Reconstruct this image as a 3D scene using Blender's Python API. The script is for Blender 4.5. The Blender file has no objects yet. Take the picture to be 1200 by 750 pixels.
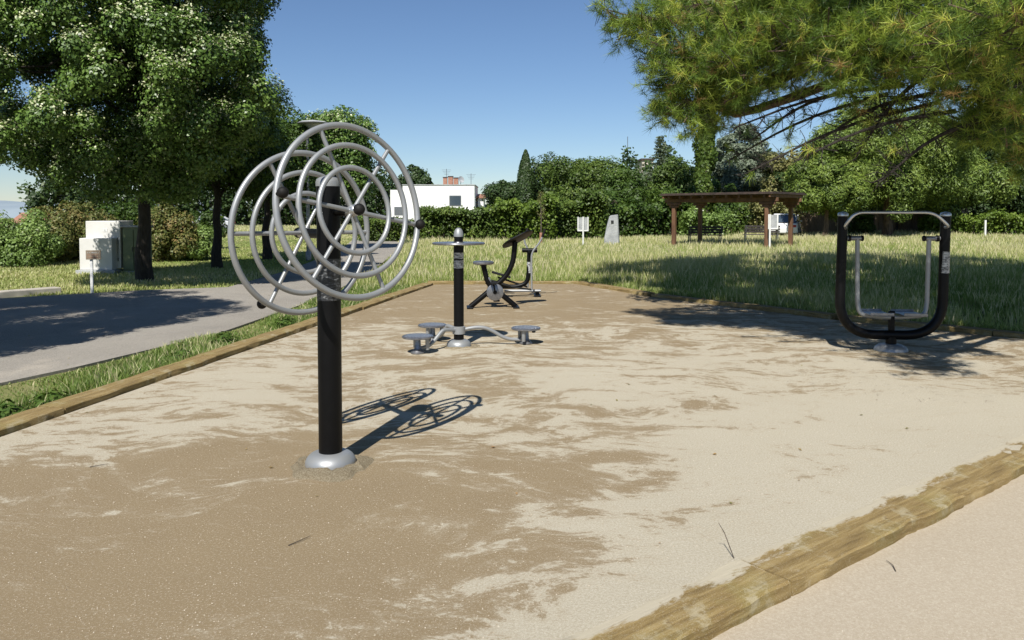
import bpy, math, random
import numpy as np
from mathutils import Vector, Matrix, noise as mnoise
R = math.radians
random.seed(7)
SC = bpy.context.scene
COL = SC.collection

# ------------------------------------------------------------------ camera, sky, sun, exposure
CAMZ = 1.5
PITCH = math.atan(0.04)
cd = bpy.data.cameras.new("camera"); cam = bpy.data.objects.new("camera", cd); COL.objects.link(cam)
cam.location = (0, 0, CAMZ); cam.rotation_euler = (math.pi/2 - PITCH, 0, 0)
cd.lens = 27; cd.sensor_width = 36; cd.shift_y = -89/1200
cd.clip_start = 0.05; cd.clip_end = 9000
SC.camera = cam
SUN_AZ = R(15.0)            # shadows run this far right of straight ahead
SUN_EL = math.atan(1/0.85)
W = bpy.data.worlds.new("World"); SC.world = W; W.use_nodes = True
wn = W.node_tree; bg = wn.nodes['Background']
sky = wn.nodes.new('ShaderNodeTexSky'); sky.sky_type = 'NISHITA'; sky.sun_disc = False
sky.sun_elevation = SUN_EL; sky.sun_rotation = math.pi + SUN_AZ
sky.altitude = 100; sky.air_density = 1.0; sky.dust_density = 0.0; sky.ozone_density = 5.0
tn = wn.nodes.new('ShaderNodeMix'); tn.data_type = 'RGBA'; tn.blend_type = 'MULTIPLY'; tn.inputs[0].default_value = 1.0; tn.inputs[7].default_value = (.97, 1.0, 1.07, 1)
wn.links.new(sky.outputs[0], tn.inputs[6]); wn.links.new(tn.outputs[2], bg.inputs[0]); bg.inputs[1].default_value = 0.068
sl = bpy.data.lights.new("sun", 'SUN'); sl.energy = 5.0; sl.angle = R(0.5); sl.color = (1.0, 0.96, 0.89)
so = bpy.data.objects.new("sun", sl); COL.objects.link(so)
sdir = Vector((math.sin(SUN_AZ)*math.cos(SUN_EL), math.cos(SUN_AZ)*math.cos(SUN_EL), -math.sin(SUN_EL)))
so.rotation_euler = sdir.to_track_quat('-Z', 'Y').to_euler(); so.location = (-5, -15, 20)
SC.view_settings.view_transform = 'Standard'; SC.view_settings.look = 'None'
SC.view_settings.exposure = 0.46; SC.view_settings.gamma = 1.0

# ------------------------------------------------------------------ helpers
def ray(px, py):
    u = (px-600)/900; v = (286-py)/900
    return Vector((u, math.cos(PITCH)+v*math.sin(PITCH), -math.sin(PITCH)+v*math.cos(PITCH)))
def G(px, py, z=0.0):
    r = ray(px, py); t = (z-CAMZ)/r.z
    return Vector((r.x*t, r.y*t, z))
def Wd(px, py, y):
    r = ray(px, py); t = y/r.y
    return Vector((r.x*t, y, CAMZ+r.z*t))
def link(o, parent=None):
    COL.objects.link(o)
    if parent is not None: o.parent = parent
    return o
def tag(o, label=None, cat=None, group=None, kind=None):
    if label: o['label'] = label
    if cat: o['category'] = cat
    if group: o['group'] = group
    if kind: o['kind'] = kind
    return o
def empty(name, loc, rz, label, cat, group=None):
    o = bpy.data.objects.new(name, None); o.empty_display_size = 0.2
    o.location = loc; o.rotation_euler = (0, 0, rz); link(o)
    return tag(o, label, cat, group)
def copy_tree(o, parent=None):
    c = o.copy(); link(c)
    if parent is not None: c.parent = parent
    for ch in [x for x in bpy.data.objects if x.parent == o]: copy_tree(ch, c)
    return c

class MB:
    def __init__(s): s.v = []; s.f = []
    def add(s, vs, fs):
        n = len(s.v); s.v += [tuple(v) for v in vs]; s.f += [tuple(i+n for i in f) for f in fs]; return s
    def box(s, c, size, rz=0, ry=0, rx=0, taper=1.0):
        x, y, z = [a/2 for a in size]
        M = Matrix.Rotation(rz, 3, 'Z') @ Matrix.Rotation(ry, 3, 'Y') @ Matrix.Rotation(rx, 3, 'X')
        vs = []
        for k in (-1, 1):
            t = taper if k > 0 else 1
            for a, b in ((-1,-1),(1,-1),(1,1),(-1,1)): vs.append(Vector(c)+M @ Vector((a*x*t, b*y*t, k*z)))
        return s.add(vs, [(3,2,1,0),(4,5,6,7),(0,1,5,4),(1,2,6,5),(2,3,7,6),(3,0,4,7)])
    def tube(s, pts, r, seg=12, cap=True, closed=False):
        pts = [Vector(p) for p in pts]; n = len(pts)
        rs = r if isinstance(r, (list, tuple)) else [r]*n
        rings = []; up = None
        for i, p in enumerate(pts):
            if closed: t = pts[(i+1) % n]-pts[i-1]
            else: t = pts[min(i+1, n-1)]-pts[max(i-1, 0)]
            t.normalize()
            if up is None:
                up = Vector((0,0,1)) if abs(t.z) < .9 else Vector((1,0,0))
            a = (up - t*up.dot(t))
            if a.length < 1e-4: a = t.orthogonal()
            a.normalize(); up = a; b = t.cross(a)
            rings.append([p + rs[i]*(math.cos(2*math.pi*k/seg)*a+math.sin(2*math.pi*k/seg)*b) for k in range(seg)])
        vs = [v for g in rings for v in g]; fs = []
        for i in range(n if closed else n-1):
            j = (i+1) % n
            for k in range(seg):
                l = (k+1) % seg; fs.append((i*seg+k, i*seg+l, j*seg+l, j*seg+k))
        if cap and not closed:
            fs.append(tuple(range(seg-1, -1, -1))); fs.append(tuple((n-1)*seg+k for k in range(seg)))
        return s.add(vs, fs)
    def lathe(s, prof, c=(0,0,0), axis=(0,0,1), seg=32):
        ax = Vector(axis).normalized(); a = ax.orthogonal().normalized(); b = ax.cross(a); c = Vector(c)
        vs = []; fs = []
        for r, z in prof:
            for k in range(seg): vs.append(c+ax*z+max(r, 1e-4)*(math.cos(2*math.pi*k/seg)*a+math.sin(2*math.pi*k/seg)*b))
        for i in range(len(prof)-1):
            for k in range(seg):
                l = (k+1) % seg; fs.append((i*seg+k, i*seg+l, (i+1)*seg+l, (i+1)*seg+k))
        fs.append(tuple(range(seg-1, -1, -1))); fs.append(tuple((len(prof)-1)*seg+k for k in range(seg)))
        return s.add(vs, fs)
    def ball(s, c, r, seg=16):
        n = seg//2
        return s.lathe([(r*math.sin(math.pi*i/n), -r*math.cos(math.pi*i/n)) for i in range(n+1)], c, seg=seg)
    def build(s, name, mat, parent=None, smooth=False, bevel=0, loc=None):
        me = bpy.data.meshes.new(name); me.from_pydata(s.v, [], s.f); me.update()
        import bmesh
        bm = bmesh.new(); bm.from_mesh(me); bmesh.ops.remove_doubles(bm, verts=bm.verts, dist=1e-5)
        bmesh.ops.recalc_face_normals(bm, faces=bm.faces); bm.to_mesh(me); bm.free()
        me.materials.append(mat)
        o = bpy.data.objects.new(name, me); link(o, parent)
        if loc is not None: o.location = loc
        if smooth:
            me.polygons.foreach_set('use_smooth', [True]*len(me.polygons))
            me.set_sharp_from_angle(angle=R(40))
        if bevel:
            m = o.modifiers.new('bevel', 'BEVEL'); m.width = bevel; m.segments = 2; m.limit_method = 'ANGLE'
        return o

def npmesh(name, V, F, mat, parent=None, tint=None, n=4):
    """V (N,3) float, F (M,n) int"""
    me = bpy.data.meshes.new(name)
    me.vertices.add(len(V)); me.vertices.foreach_set('co', np.ascontiguousarray(V, dtype=np.float32).ravel())
    me.loops.add(F.size); me.loops.foreach_set('vertex_index', np.ascontiguousarray(F, dtype=np.int32).ravel())
    me.polygons.add(len(F)); me.polygons.foreach_set('loop_start', np.arange(0, F.size, n, dtype=np.int32))
    me.polygons.foreach_set('loop_total', np.full(len(F), n, dtype=np.int32))
    if tint is not None:
        at = me.attributes.new('tint', 'FLOAT', 'FACE'); at.data.foreach_set('value', np.ascontiguousarray(tint, dtype=np.float32))
    me.update(calc_edges=True); me.materials.append(mat)
    return link(bpy.data.objects.new(name, me), parent)

def unit(a): return a/np.maximum(np.linalg.norm(a, axis=1, keepdims=True), 1e-9)
def leaves(name, P, N, size, tint, mat, parent=None, aspect=.62, rng=None):
    n = len(P); N = unit(N); T = unit(np.cross(N, rng.normal(size=(n,3)))); B = np.cross(N, T)
    s = (np.ones(n)*size)[:, None]
    V = np.empty((n, 4, 3))
    V[:,0] = P - T*s*.5; V[:,1] = P + B*s*.5*aspect + N*s*.12; V[:,2] = P + T*s*.5 - N*s*.05; V[:,3] = P - B*s*.5*aspect + N*s*.12
    return npmesh(name, V.reshape(-1,3), np.arange(n*4).reshape(n,4), mat, parent, tint)

def crown_pts(rng, rad, ncl, clr, nleaf, low=-.8, core=.12, flat=1.0, shape=None, pw=2.0, shell=.45, upb=.35):
    """leaf positions+normals in local space centred on the crown centre"""
    d = unit(rng.normal(size=(ncl*3, 3))); d = d[d[:,2] > low][:ncl]
    fr = rng.uniform(shell, 1.0, len(d))**.6/((np.abs(d)**pw).sum(1)**(1/pw))
    lump = 1+.10*np.sin(d[:,0]*5+rng.uniform(0,6))*np.cos(d[:,1]*4+rng.uniform(0,6))+.1*np.sin(d[:,2]*7+rng.uniform(0,6))
    C = d*(fr*lump)[:,None]*np.array(rad)
    if shape is not None: C = shape(C)
    cr = clr*rng.uniform(.6, 1.3, len(d))
    ci = rng.integers(0, len(d), nleaf)
    v = unit(rng.normal(size=(nleaf,3)) + .5*unit(C[ci]/np.array(rad)) + np.array([0,0,upb]))
    rr = cr[ci]*rng.uniform(.55, 1.08, nleaf)
    P = C[ci] + v*rr[:,None]*np.array([1,1,flat])
    N = v + rng.normal(size=(nleaf,3))*.42 + np.array([0,-.12,.35])
    nc = int(nleaf*core)
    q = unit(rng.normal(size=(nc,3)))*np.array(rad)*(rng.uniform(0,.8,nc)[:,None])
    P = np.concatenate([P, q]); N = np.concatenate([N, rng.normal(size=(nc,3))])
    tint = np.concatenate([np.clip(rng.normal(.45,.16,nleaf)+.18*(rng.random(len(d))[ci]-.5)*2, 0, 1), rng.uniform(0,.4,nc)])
    return P, N, tint, C, ci

# ------------------------------------------------------------------ materials
def mat(name, color=(.5,.5,.5), rough=.6, metal=0.0, spec=.5):
    m = bpy.data.materials.new(name); m.use_nodes = True
    b = m.node_tree.nodes['Principled BSDF']
    b.inputs['Base Color'].default_value = (*color, 1); b.inputs['Roughness'].default_value = rough
    b.inputs['Metallic'].default_value = metal; b.inputs['Specular IOR Level'].default_value = spec
    return m
class NT:
    def __init__(s, m): s.t = m.node_tree; s.b = s.t.nodes['Principled BSDF']; s.co = s.n('ShaderNodeTexCoord').outputs['Object']
    def n(s, k, **kw):
        x = s.t.nodes.new(k)
        for a, b in kw.items(): setattr(x, a, b)
        return x
    def l(s, a, b): s.t.links.new(a, b)
    def map(s, scale=(1,1,1), rot=(0,0,0), loc=(0,0,0), src=None):
        m = s.n('ShaderNodeMapping'); m.inputs['Scale'].default_value = scale; m.inputs['Rotation'].default_value = rot; m.inputs['Location'].default_value = loc
        s.l(src or s.co, m.inputs[0]); return m.outputs[0]
    def noise(s, sc, detail=6, rough=.55, dist=0, vec=None):
        x = s.n('ShaderNodeTexNoise'); x.inputs['Scale'].default_value = sc; x.inputs['Detail'].default_value = detail
        x.inputs['Roughness'].default_value = rough; x.inputs['Distortion'].default_value = dist
        s.l(vec or s.co, x.inputs['Vector']); return x.outputs['Fac']
    def ramp(s, fac, stops, interp='LINEAR'):
        r = s.n('ShaderNodeValToRGB'); r.color_ramp.interpolation = interp
        e = r.color_ramp.elements
        while len(e) < len(stops): e.new(.5)
        for i, (p, c) in enumerate(stops):
            e[i].position = p; e[i].color = (c, c, c, 1) if isinstance(c, (int, float)) else (*c, 1)
        s.l(fac, r.inputs[0]); return r.outputs[0]
    def math(s, op, a, b=None, c=None, clamp=False):
        x = s.n('ShaderNodeMath', operation=op); x.use_clamp = clamp
        for i, q in enumerate((a, b, c)):
            if q is None: continue
            if isinstance(q, (int, float)): x.inputs[i].default_value = q
            else: s.l(q, x.inputs[i])
        return x.outputs[0]
    def mix(s, fac, a, b, mode='MIX'):
        x = s.n('ShaderNodeMix', data_type='RGBA', blend_type=mode)
        for i, q in ((0, fac), (6, a), (7, b)):
            if isinstance(q, (int, float)): x.inputs[i].default_value = q
            elif isinstance(q, tuple): x.inputs[i].default_value = (*q, 1)
            else: s.l(q, x.inputs[i])
        return x.outputs[2]
    def bump(s, h, strength=.4, dist=.01):
        x = s.n('ShaderNodeBump'); x.inputs['Strength'].default_value = strength; x.inputs['Distance'].default_value = dist
        s.l(h, x.inputs['Height']); s.l(x.outputs[0], s.b.inputs['Normal'])
    def base(s, c): s.l(c, s.b.inputs['Base Color'])
    def rough(s, c): s.l(c, s.b.inputs['Roughness'])

def leafmat(name, stops, trans=.35, rough=.5, spec=.35):
    m = mat(name, rough=rough, spec=spec); t = NT(m)
    a = t.n('ShaderNodeAttribute', attribute_name='tint')
    c = t.ramp(a.outputs['Fac'], stops); t.base(c)
    tr = t.n('ShaderNodeBsdfTranslucent'); 
    c2 = t.mix(1.0, c, (1.0, 1.0, .55), 'MULTIPLY'); t.l(c2, tr.inputs[0])
    mx = t.n('ShaderNodeMixShader'); mx.inputs[0].default_value = trans
    out = t.t.nodes['Material Output']
    t.l(t.b.outputs[0], mx.inputs[1]); t.l(tr.outputs[0], mx.inputs[2]); t.l(mx.outputs[0], out.inputs[0])
    return m
def simple(name, c1, c2, scale=3, rough=.7, metal=0, spec=.4, bump=.2, bdist=.005, detail=8, stretch=(1,1,1), lo=.35, hi=.65):
    m = mat(name, rough=rough, metal=metal, spec=spec); t = NT(m)
    v = t.map(stretch); f = t.noise(scale, detail, .6, 0, v)
    t.base(t.ramp(f, [(lo, c1), (hi, c2)]))
    if bump: t.bump(t.noise(scale*6, 6, .6, 0, v), bump, bdist)
    return m
M = {}
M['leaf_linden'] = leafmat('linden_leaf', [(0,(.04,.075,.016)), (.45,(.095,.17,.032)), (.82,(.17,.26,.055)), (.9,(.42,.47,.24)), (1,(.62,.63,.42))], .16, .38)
M['leaf_mid'] = leafmat('mid_leaf', [(0,(.03,.055,.01)), (.5,(.065,.12,.02)), (1,(.13,.19,.035))], .3)
M['leaf_dark'] = leafmat('dark_leaf', [(0,(.02,.038,.012)), (.5,(.04,.075,.02)), (1,(.08,.12,.03))], .2)
M['leaf_hedge'] = leafmat('hedge_leaf', [(0,(.04,.065,.012)), (.5,(.085,.14,.024)), (1,(.17,.22,.04))], .25)
M['leaf_bright'] = leafmat('bright_leaf', [(0,(.06,.10,.012)), (.5,(.12,.19,.024)), (1,(.22,.29,.05))], .3)
M['leaf_pine'] = leafmat('pine_needle_far', [(0,(.05,.085,.02)), (.5,(.15,.22,.04)), (1,(.29,.36,.075))], .2)
M['leaf_cedar'] = leafmat('cedar_needle', [(0,(.08,.11,.07)), (.5,(.17,.21,.14)), (1,(.28,.32,.23))], .2)
M['leaf_yellow'] = leafmat('yellowish_leaf', [(0,(.09,.10,.03)), (.5,(.22,.22,.075)), (1,(.36,.33,.14))], .3)
M['leaf_bramble'] = leafmat('bramble_leaf', [(0,(.06,.08,.02)), (.35,(.14,.17,.045)), (.7,(.27,.22,.08)), (1,(.38,.23,.11))], .3)
M['leaf_pale'] = leafmat('pale_shrub_leaf', [(0,(.08,.13,.03)), (.5,(.19,.29,.07)), (.85,(.33,.44,.14)), (1,(.6,.62,.48))], .3)
M['leaf_purple'] = leafmat('purple_leaf', [(0,(.02,.01,.012)), (1,(.07,.03,.03))], .2)
M['needle'] = leafmat('pine_needle', [(0,(.035,.07,.014)), (.35,(.10,.17,.028)), (.7,(.27,.36,.05)), (.93,(.50,.55,.10)), (1,(.34,.22,.08))], .25, .45)
M['grass'] = leafmat('meadow_grass', [(0,(.13,.19,.04)), (.35,(.25,.33,.08)), (.6,(.39,.43,.15)), (.85,(.56,.53,.28)), (1,(.74,.67,.45))], .34, .6)
M['verge'] = leafmat('verge_grass', [(0,(.07,.12,.025)), (.5,(.16,.24,.05)), (.8,(.28,.33,.10)), (1,(.6,.54,.33))], .3, .6)
M['bark'] = simple('bark', (.05,.04,.03), (.13,.105,.08), 9, .9, bump=.8, bdist=.02, stretch=(1,1,.25))
M['bark_dark'] = simple('dark_bark', (.022,.018,.014), (.05,.042,.034), 30, .9, bump=.8, bdist=.02, stretch=(1,1,.25))
M['bark_pine'] = simple('pine_bark', (.06,.04,.028), (.17,.12,.085), 12, .9, bump=.8, bdist=.02, stretch=(1,1,.4))

# metals of the exercise machines
def paint_metal(name, c, rough, metal, dust=.15, dustc=(.35,.3,.22)):
    m = mat(name, c, rough, metal, spec=.2 if metal == 0 else .5); t = NT(m)
    f = t.noise(14, 8, .65); f2 = t.noise(160, 3, .6)
    k = t.math('MULTIPLY', t.ramp(f, [(.45,0),(.75,1)]), dust)
    t.base(t.mix(k, c, dustc)); t.rough(t.math('ADD', t.math('MULTIPLY', f, .25), rough-.1)); t.bump(f2, .06, .002)
    return m
M['steel'] = paint_metal('grey_painted_steel', (.29,.30,.305), .42, .4)
M['steel_bright'] = paint_metal('brushed_steel', (.55,.56,.57), .3, .85)
M['black'] = paint_metal('black_painted_steel', (.0025,.0025,.0028), .42, 0, .002)
M['rubber'] = paint_metal('black_rubber', (.007,.007,.007), .6, 0, .03)
M['galv'] = simple('galvanised_steel', (.17,.175,.19), (.27,.275,.29), 25, .35, .7, bump=.1)
def sticker(name='worn_sticker', stops=[(.42,(.06,.06,.065)),(.5,(.35,.36,.36)),(.62,(.5,.5,.5))]):
    m = mat(name, rough=.4); t = NT(m)
    f = t.noise(30, 5, .6, 0, t.map((1,1,3))); r = t.ramp(f, stops); t.base(r); return m
M['sticker'] = sticker(); M['clear_sticker'] = sticker('clear_sticker', [(.5,(.02,.021,.023)),(.6,(.10,.105,.11)),(.68,(.3,.3,.3))])
M['white_paint'] = simple('white_paint', (.62,.62,.6), (.75,.75,.73), 4, .55, bump=.1)
M['wood_brown'] = simple('stained_timber', (.10,.05,.028), (.19,.10,.055), 5, .65, bump=.3, stretch=(1,1,.3))
M['roof_dark'] = simple('dark_roofing', (.03,.022,.018), (.075,.05,.04), 5, .8)
M['stone'] = simple('grey_stone', (.27,.28,.285), (.42,.43,.43), 3, .85, bump=.6, bdist=.03)
M['terracotta'] = simple('terracotta', (.27,.13,.085), (.38,.2,.135), 6, .8)
M['glass'] = mat('window_glass', (.05,.07,.09), .08, 0, .8)
M['dark'] = mat('dark_plastic', (.02,.02,.022), .5)

# ---- ground materials
def court_mat():
    m = mat('sandy_court', rough=.95, spec=.15); t = NT(m)
    # streaky damp patches, drawn out along the direction the water ran
    warp = t.n('ShaderNodeTexNoise'); warp.inputs['Scale'].default_value = .55; warp.inputs['Detail'].default_value = 3
    t.l(t.co, warp.inputs['Vector'])
    vm = t.n('ShaderNodeVectorMath', operation='SUBTRACT'); t.l(warp.outputs['Color'], vm.inputs[0]); vm.inputs[1].default_value = (.5,.5,.5)
    vs = t.n('ShaderNodeVectorMath', operation='SCALE'); t.l(vm.outputs[0], vs.inputs[0]); vs.inputs['Scale'].default_value = 1.5
    va = t.n('ShaderNodeVectorMath', operation='ADD'); t.l(t.co, va.inputs[0]); t.l(vs.outputs[0], va.inputs[1])
    v1 = t.map((1.3,2.4,1), (0,0,R(-32)), (3.1,1.7,0), va.outputs[0])
    v2 = t.map((2.2,4.2,1), (0,0,R(-22)), (7.1,0,0), va.outputs[0])
    a = t.noise(1.3, 11, .68, .35, v1); b = t.noise(3.4, 10, .75, .2, v2)
    f = t.math('SUBTRACT', t.math('ADD', t.math('MULTIPLY', a, .85), t.math('MULTIPLY', b, .65)), .25)
    def blob(cx, cy, rx, ry, amp, rot=0):
        # rot the blob's long axis
        mp = t.n('ShaderNodeMapping', vector_type='TEXTURE'); mp.inputs['Location'].default_value = (cx, cy, 0)
        mp.inputs['Rotation'].default_value = (0,0,rot); mp.inputs['Scale'].default_value = (rx, ry, 1e3)
        t.l(t.co, mp.inputs[0]); g = t.n('ShaderNodeTexGradient', gradient_type='SPHERICAL'); t.l(mp.outputs[0], g.inputs[0])
        return t.math('MULTIPLY', t.ramp(g.outputs['Fac'], [(0,0),(.5,1)], 'EASE'), amp)
    bias = None
    for q in BLOBS:
        x = blob(*q); bias = x if bias is None else t.math('ADD', bias, x)
    f = t.math('ADD', f, bias)
    f = t.math('ADD', f, t.math('MULTIPLY', t.math('SUBTRACT', t.noise(55, 4, .8, 0, t.map((1,1.6,1),(0,0,R(-30)))), .5), .16))
    f = t.math('ADD', f, t.math('MULTIPLY', t.math('SUBTRACT', t.noise(2.2, 3, .6, 0, t.map((.8,2.0,1),(0,0,R(-28)),(9,4,0))), .5), .22))
    f = t.math('ADD', f, t.math('MULTIPLY', t.math('SUBTRACT', t.noise(16, 6, .85, .3, t.map((1,2.0,1),(0,0,R(-30)),(2,8,0))), .5), .22))
    mask = t.ramp(f, [(.495,0),(.525,.75),(.62,1)])
    soft = t.ramp(f, [(.38,0),(.62,1)])
    grain = t.noise(260, 3, .7); grain2 = t.noise(900, 2, .7); cloud = t.noise(.8, 5, .6)
    pale = t.mix(cloud, (.405,.365,.28), (.475,.435,.345)); pale = t.mix(t.math('MULTIPLY', soft, .5), pale, (.36,.295,.20))
    damp = t.mix(t.noise(1.1, 5, .6), (.185,.131,.068), (.25,.187,.104))
    c = t.mix(mask, pale, damp)
    mid = t.noise(95, 5, .85); c = t.mix(t.math('MULTIPLY', t.ramp(mid, [(.40,1),(.52,0)]), .42), c, (.25,.20,.125))
    c = t.mix(t.math('MULTIPLY', t.ramp(mid, [(.52,0),(.62,1)]), .35), c, (.66,.61,.50))
    c = t.mix(t.math('MULTIPLY', t.ramp(grain, [(.3,1),(.5,0)]), .55), c, (.2,.15,.09))
    c = t.mix(t.math('MULTIPLY', t.ramp(grain2, [(.55,0),(.72,1)]), .45), c, (.72,.66,.54))
    vo = t.n('ShaderNodeTexVoronoi'); vo.inputs['Scale'].default_value = 75; t.l(t.co, vo.inputs['Vector'])
    peb = t.ramp(vo.outputs['Distance'], [(.10,1),(.17,0)])
    sel = t.ramp(t.noise(40, 1, .5), [(.58,0),(.62,1)])
    c = t.mix(t.math('MULTIPLY', t.math('MULTIPLY', peb, sel), .8), c, (.6,.54,.43))
    t.base(c)
    h = t.math('ADD', t.math('ADD', t.math('MULTIPLY', grain, .6), t.math('MULTIPLY', b, .9)), t.math('MULTIPLY', grain2, .3))
    h = t.math('ADD', h, t.math('MULTIPLY', mask, -.12)); t.bump(h, .55, .012)
    return m
BLOBS = [(-2.3,3.5,2.7,1.6,.13,R(25)), (-1.5,2.5,2.3,.9,.11,R(25)), (-.5,4.1,1.5,.7,.06,R(33)), (-1.3,5.0,1.5,.9,.03,R(30)), (.55,4.35,.9,.45,.09,R(30)),
         (-.2,8.6,3.0,1.5,.012,0), (-.5,14.0,6,5.0,.13,0), (2.6,4.9,2.9,1.6,-.13,R(36)), (.9,2.6,2.2,1.0,-.15,R(37)), (-2.8,6.4,1.2,2.2,-.06,0), (1.9,7.0,2.6,1.6,-.05,0)]
M['court'] = court_mat()
def path_mat():
    m = mat('beige_path', rough=.95, spec=.15); t = NT(m)
    g = t.noise(300, 3, .7); c = t.mix(t.noise(1.5, 6, .6), (.375,.32,.24), (.435,.38,.295))
    mid = t.noise(95, 5, .85); c = t.mix(t.math('MULTIPLY', t.ramp(mid, [(.40,1),(.52,0)]), .42), c, (.28,.22,.15))
    c = t.mix(t.math('MULTIPLY', t.ramp(mid, [(.54,0),(.63,1)]), .35), c, (.62,.56,.46))
    c = t.mix(t.math('MULTIPLY', t.ramp(g, [(.3,1),(.5,0)]), .35), c, (.24,.18,.12))
    c = t.mix(t.math('MULTIPLY', t.ramp(t.noise(170, 2, .7), [(.64,0),(.72,1)]), .5), c, (.68,.6,.48))
    t.base(c); t.bump(g, .45, .008); return m
M['path'] = path_mat()
def road_mat():
    m = mat('old_asphalt', rough=.92, spec=.2); t = NT(m)
    g = t.noise(180, 3, .7); c = t.mix(t.ramp(t.noise(.45, 8, .65), [(.35,0),(.7,1)]), (.19,.172,.145), (.29,.265,.225))
    c = t.mix(t.ramp(t.noise(.9, 6, .7, 0, t.map((1,.5,1))), [(.58,0),(.68,.6)]), c, (.40,.35,.28))
    c = t.mix(t.ramp(t.noise(1.7, 9, .75, .6), [(.56,0),(.63,.5)]), c, (.15,.14,.125))
    c = t.mix(t.math('MULTIPLY', t.ramp(t.noise(70, 5, .85), [(.45,0),(.6,1)]), .55), c, (.46,.43,.385))
    c = t.mix(t.math('MULTIPLY', t.ramp(t.noise(45, 5, .85), [(.38,1),(.48,0)]), .5), c, (.12,.11,.10))
    vo = t.n('ShaderNodeTexVoronoi', feature='DISTANCE_TO_EDGE'); vo.inputs['Scale'].default_value = .5
    t.l(t.map((1,1,1), src=t.co), vo.inputs['Vector'])
    t.base(t.mix(t.math('MULTIPLY', t.ramp(vo.outputs['Distance'], [(.002,1),(.006,0)]), .0), c, (.08,.075,.07))); t.bump(g, .5, .01); return m
M['road'] = road_mat()
def terr_mat():
    m = mat('dry_grassland', rough=1, spec=.1); t = NT(m)
    c = t.ramp(t.noise(.35, 9, .7), [(.35,(.14,.17,.05)), (.5,(.25,.26,.10)), (.62,(.36,.32,.16)), (.75,(.46,.38,.25))])
    c = t.mix(t.math('MULTIPLY', t.noise(35, 4, .7), .6), c, (.08,.10,.025)); t.base(c); t.bump(t.noise(25, 6, .7), .8, .05); return m
M['terrain'] = terr_mat()
def timber_mat(name='mossy_sleeper', sandy=False):
    m = mat(name, rough=.9, spec=.2); t = NT(m)
    v = t.map((.7,9,9)); g = t.noise(3, 9, .7, .3, v)
    c = t.ramp(g, [(.3,(.10,.064,.022)), (.5,(.215,.15,.058)), (.7,(.33,.25,.115))])
    c = t.mix(t.ramp(t.noise(2.5, 6, .7), [(.50,0),(.70,.5)]), c, (.20,.18,.05))
    c = t.mix(t.ramp(t.noise(5, 9, .75), [(.54,0),(.64,.6)]), c, (.37,.32,.22))
    c = t.mix(t.ramp(t.noise(9, 9, .75), [(.62,0),(.68,.7)]), c, (.09,.05,.02))
    if sandy:
        sp = t.n('ShaderNodeSeparateXYZ'); t.l(t.co, sp.inputs[0])
        e = t.math('ADD', t.math('MULTIPLY', sp.outputs['Y'], 3.2), t.math('MULTIPLY', t.noise(3.5, 9, .75, .3, t.map((.6,1.4,1), loc=(5,2,0))), 1.5))
        c = t.mix(t.ramp(e, [(.90,0),(1.04,.9)]), c, (.41,.37,.285))
    c = t.mix(t.math('MULTIPLY', t.ramp(t.noise(240, 2, .7), [(.55,0),(.7,1)]), .5), c, (.50,.44,.34))
    t.base(c); t.bump(g, .8, .012); return m
M['timber'] = timber_mat(); M['timber_sandy'] = timber_mat('sandy_sleeper', True)

# ------------------------------------------------------------------ terrain, court, road, path
rngT = np.random.default_rng(3)
def terr_z(x, y):
    r = max(0.0, min(1.0, (y-20)/60.0))*max(0.0, min(1.0, (x-2)/25.0))
    far = max(0.0, (math.hypot(x, y)-90)/400.0)
    return -0.06 + .45*r + .03*math.sin(x*.35)*math.sin(y*.3)*max(0, min(1, (y-18)/10)) - min(6.0, far*6)
xs = sorted(set([-900,-500,-300,-200,-140] + list(range(-100, 101, 2)) + [140,200,300,500,900]))
ys = sorted(set([-60,-30] + list(range(-10, 121, 2)) + [150,200,300,450,700,1200]))
mb = MB(); mb.v = [(x, y, terr_z(x, y)) for y in ys for x in xs]; nx = len(xs)
mb.f = [(j*nx+i, j*nx+i+1, (j+1)*nx+i+1, (j+1)*nx+i) for j in range(len(ys)-1) for i in range(nx-1)]
tag(mb.build('ground', M['terrain'], smooth=True), kind='structure')

def g2(px, py): v = G(px, py); return (v.x, v.y)
def slab(name, poly, z, m, th=.05, kind='structure'):
    mb = MB(); n = len(poly)
    mb.add([(x, y, z) for x, y in poly]+[(x, y, z-th) for x, y in poly],
           [tuple(range(n)), tuple(range(2*n-1, n-1, -1))]+[(i, (i+1) % n, n+(i+1) % n, n+i) for i in range(n)])
    o = mb.build(name, m); tag(o, kind=kind); return o
# court corners (centre of the timber edging runs round it)
LE0 = (-4.35, -.5); LE1 = (-1.62, 16.15)              # left edge
FE1 = (1.35, 16.25)                                  # far edge end
BE1 = (2.5, 13.75); BE2 = (4.55, 10.75); BE3 = (7.3, 7.9)
d36 = (math.cos(R(37)), math.sin(R(37)))
A0 = G(765, 750-20); 
RE0 = (-2.6, .42)
RE1 = (7.3, 7.86)
court = [LE0, (-3.4,-.5), RE0, RE1, BE2, BE1, FE1, LE1]
slab('court', court, 0.0, M['court'], .08)
pd = [(-2.9,.30), (7.4,8.0), (12,9.6), (16,6), (16,-6), (-2.9,-6)]
slab('path', pd, -.058, M['path'], .05)
road = [(-4.95,6.0), (-4.35,7.6), (-3.75,9.8), (-3.55,12.6), (-3.5,15.5), (-3.7,20), (-4.3,27), (-5.2,36), (-7.0,46), (-9.5,46), (-7.8,36), (-6.9,27), (-6.9,22),
        (-9.5,20.2), (-16,19.4), (-30,19.5), (-30,16.2), (-16,16.0), (-10.5,15.0),(-9.6,13.4),(-16,12.2), (-30,11.5), (-30,-6), (-6.6,-6), (-5.8,1)]
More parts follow.
